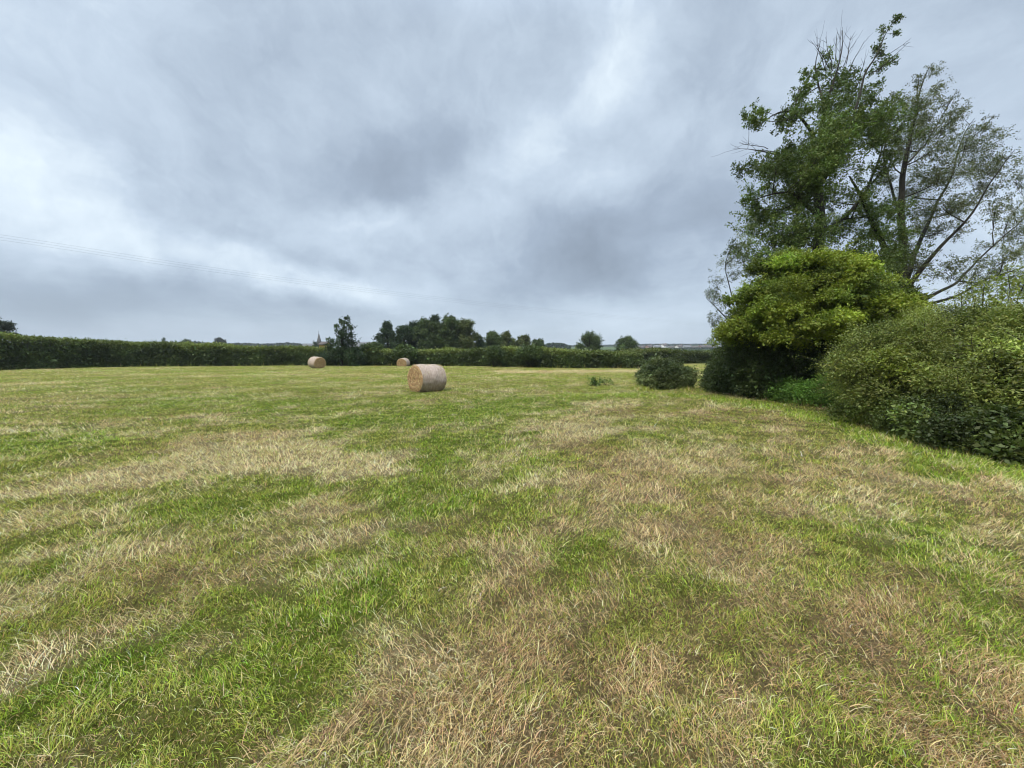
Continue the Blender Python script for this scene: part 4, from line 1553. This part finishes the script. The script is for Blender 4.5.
# church
pc = P(319.5, 350, 240)
ch = empty('church', (pc[0], 240, -0.5), 'stone church with a slender dark spire left of the lone tree', 'church')
V, F = box(-2.2, 2.2, -2.2, 2.2, 0, 6.5)
mesh_np('tower', V, F, M_STONE, ch)
a8 = np.arange(8) * pi / 4 + pi / 8
sv = np.concatenate([np.stack([np.cos(a8) * 1.5, np.sin(a8) * 1.5, np.full(8, 6.5)], 1), [[0, 0, 13.0]]])
sf = np.array([[i, (i + 1) % 8, 8] for i in range(8)])
sp = mesh_np('spire', sv, sf, M_STONE, ch)
V, F = tubes([(np.array([[0, 0, 12.5], [0, 0, 14.0]]), np.array([0.12, 0.08]))], 5)
mesh_np('finial', V, F, M_STONE, sp)
V, F = box(-9.5, -2.2, -3, 3, 0, 3.6)
mesh_np('nave', V, F, M_STONE, ch)
rv = np.array([[-9.8, -3.3, 3.5], [-9.8, 3.3, 3.5], [-9.8, 0, 6.2], [-2.2, -3.3, 3.5], [-2.2, 3.3, 3.5], [-2.2, 0, 6.2]])
mesh_np('nave_roof', rv, [np.array([[0, 3, 5, 2], [1, 2, 5, 4], [0, 1, 4, 3]]), np.array([[0, 2, 1], [3, 4, 5]])], M_SLATE, ch)
for xx in (-8, -6, -4):
    V, F = box(xx - 0.4, xx + 0.4, -3.05, -2.9, 1.2, 3.0)
    mesh_np('window', V, F, M_GLASS, ch)
V, F = box(-0.5, 0.5, -2.26, -2.1, 4.2, 5.8)
mesh_np('belfry_opening', V, F, M_GLASS, ch)
far_tree('churchyard_tree', 'dark rounded tree in front of the church', 317, 9, 341.5, 200, DG, 'round', 14, 0.5, 24)
far_tree('churchyard_tree', 'dark bushy tree between the church and the lone tree', 324, 12, 343.5, 190, DG, 'round', 14, 0.5, 24)

# ================================================================== overhead wires
M_WIRE = noisy_mat('wire_metal', (0.10, 0.11, 0.12), (0.16, 0.17, 0.18), 2, rough=0.5, bump=0)
for (dy0, dy1, lab_) in [(-2.6, -0.6, 'uppermost of the thin overhead wires crossing the sky on the left'),
                         (0.4, 0.2, 'middle one of the thin overhead wires crossing the sky on the left'),
                         (3.4, 1.2, 'lowest of the thin overhead wires crossing the sky on the left')]:
    ctl = [(-400, 186, 44), (0, 236, 60), (170, 263.5, 72), (340, 287, 90), (520, 308, 125), (708, 325, 190), (800, 331, 260)]
    pts = np.array([P(a, b + dy0 + (dy1 - dy0) * i / 6, c_) for i, (a, b, c_) in enumerate(ctl)])
    s = np.linspace(0, 6, 90)
    q = np.stack([np.interp(s, np.arange(7), pts[:, i]) for i in range(3)], 1)
    for _ in range(30):
        q[1:-1] = (q[:-2] + 2 * q[1:-1] + q[2:]) / 4
    V, F = tubes([(q, np.full(len(q), 0.010))], 5)
    o = mesh_np('overhead_wire', V, F, M_WIRE, smooth=True)
    tag(o, lab_, 'wire', 'overhead wires across the sky')

# weeds in the short grass
for (px_, py_, w_, lab_) in [(595, 386, 7, 'left of two small weed tufts in the mown grass'), (606, 385, 8, 'right of two small weed tufts in the mown grass')]:
    g_ = G(px_, py_)
    k_ = g_[1] / FPX
    shrub('weed_tuft', lab_, [((g_[0], g_[1], float(gh(g_[0], g_[1])) + 0.12), (w_ * k_, 0.3, 0.22))], 0.07, (0.13, 0.19, 0.05), 34, 'weed', m=8, L=0.2, stems=4, group='weed tufts in the mown grass')


# ================================================================== the damp air over the fields
def haze():
    V, F = box(-6600, 6600, -4600, 8800, -40, 34)
    m, t = new_mat('haze_air')
    pv = t.nodes.new('ShaderNodeVolumePrincipled')
    pv.inputs['Color'].default_value = (0.80, 0.86, 0.92, 1)
    pv.inputs['Density'].default_value = 0.00024
    o_ = t.nodes.new('ShaderNodeOutputMaterial')
    t.links.new(pv.outputs[0], o_.inputs['Volume'])
    o = mesh_np('haze', V, F, m)
    tag(o, kind='stuff')


haze()


# ================================================================== uncut grass under the hedges and round the bushes
def rough_grass():
    lines = [(hedge_pts, 0.55, 26, 0.35), (np.array([G(*p) for p in [(700, 393), (770, 398), (830, 410), (900, 432), (1000, 456), (1080, 478)]]), 0.30, 420, 0.20),
             (np.array([G(*p) for p in [(638, 389), (650, 391.5), (678, 391.5), (698, 389)]]), 0.16, 420, 0.2)]
    parts = []
    for pts, sd_, per_m, hgt in lines:
        d = np.concatenate([[0], np.cumsum(np.linalg.norm(np.diff(pts, axis=0), axis=1))])
        n = int(d[-1] * per_m)
        s_ = rng.random(n) * d[-1]
        x = np.interp(s_, d, pts[:, 0]) + rng.normal(0, sd_, n)
        y = np.interp(s_, d, pts[:, 1]) + rng.normal(0, sd_, n) - (0.15 if hgt > 0.3 else 0.0)
        cl = fbm(x / 0.9, y / 0.9, 101, 3)
        k = rng.random(n) < sstep(0.35, 0.65, cl) * 1.2
        x, y, cl = x[k], y[k], cl[k]
        n = len(x)
        c = mixv(np.tile(C_LUSH * 0.8, (n, 1)), C_OLIVE[None], rng.random(n) ** 2)
        dr = rng.random(n) < 0.12
        c[dr] = C_STRAW
        scw = np.maximum(1, y / 2.2) ** 0.72
        parts.append(blades(x, y, rng.uniform(0.4, 1.2, n) * hgt * (0.5 + cl), rng.uniform(0.002, 0.005, n) * scw, rng.uniform(0.1, 1.0, n), rng.random(n) * 2 * pi, jitter(c, 0.25, n), 4))
    V, F, C = join_parts(parts)
    o = mesh_np('rough_grass', V, F, M_GRASS, col=C)
    tag(o, 'longer uncut grass along the foot of the hedges and bushes', 'grass', kind='stuff')


rough_grass()
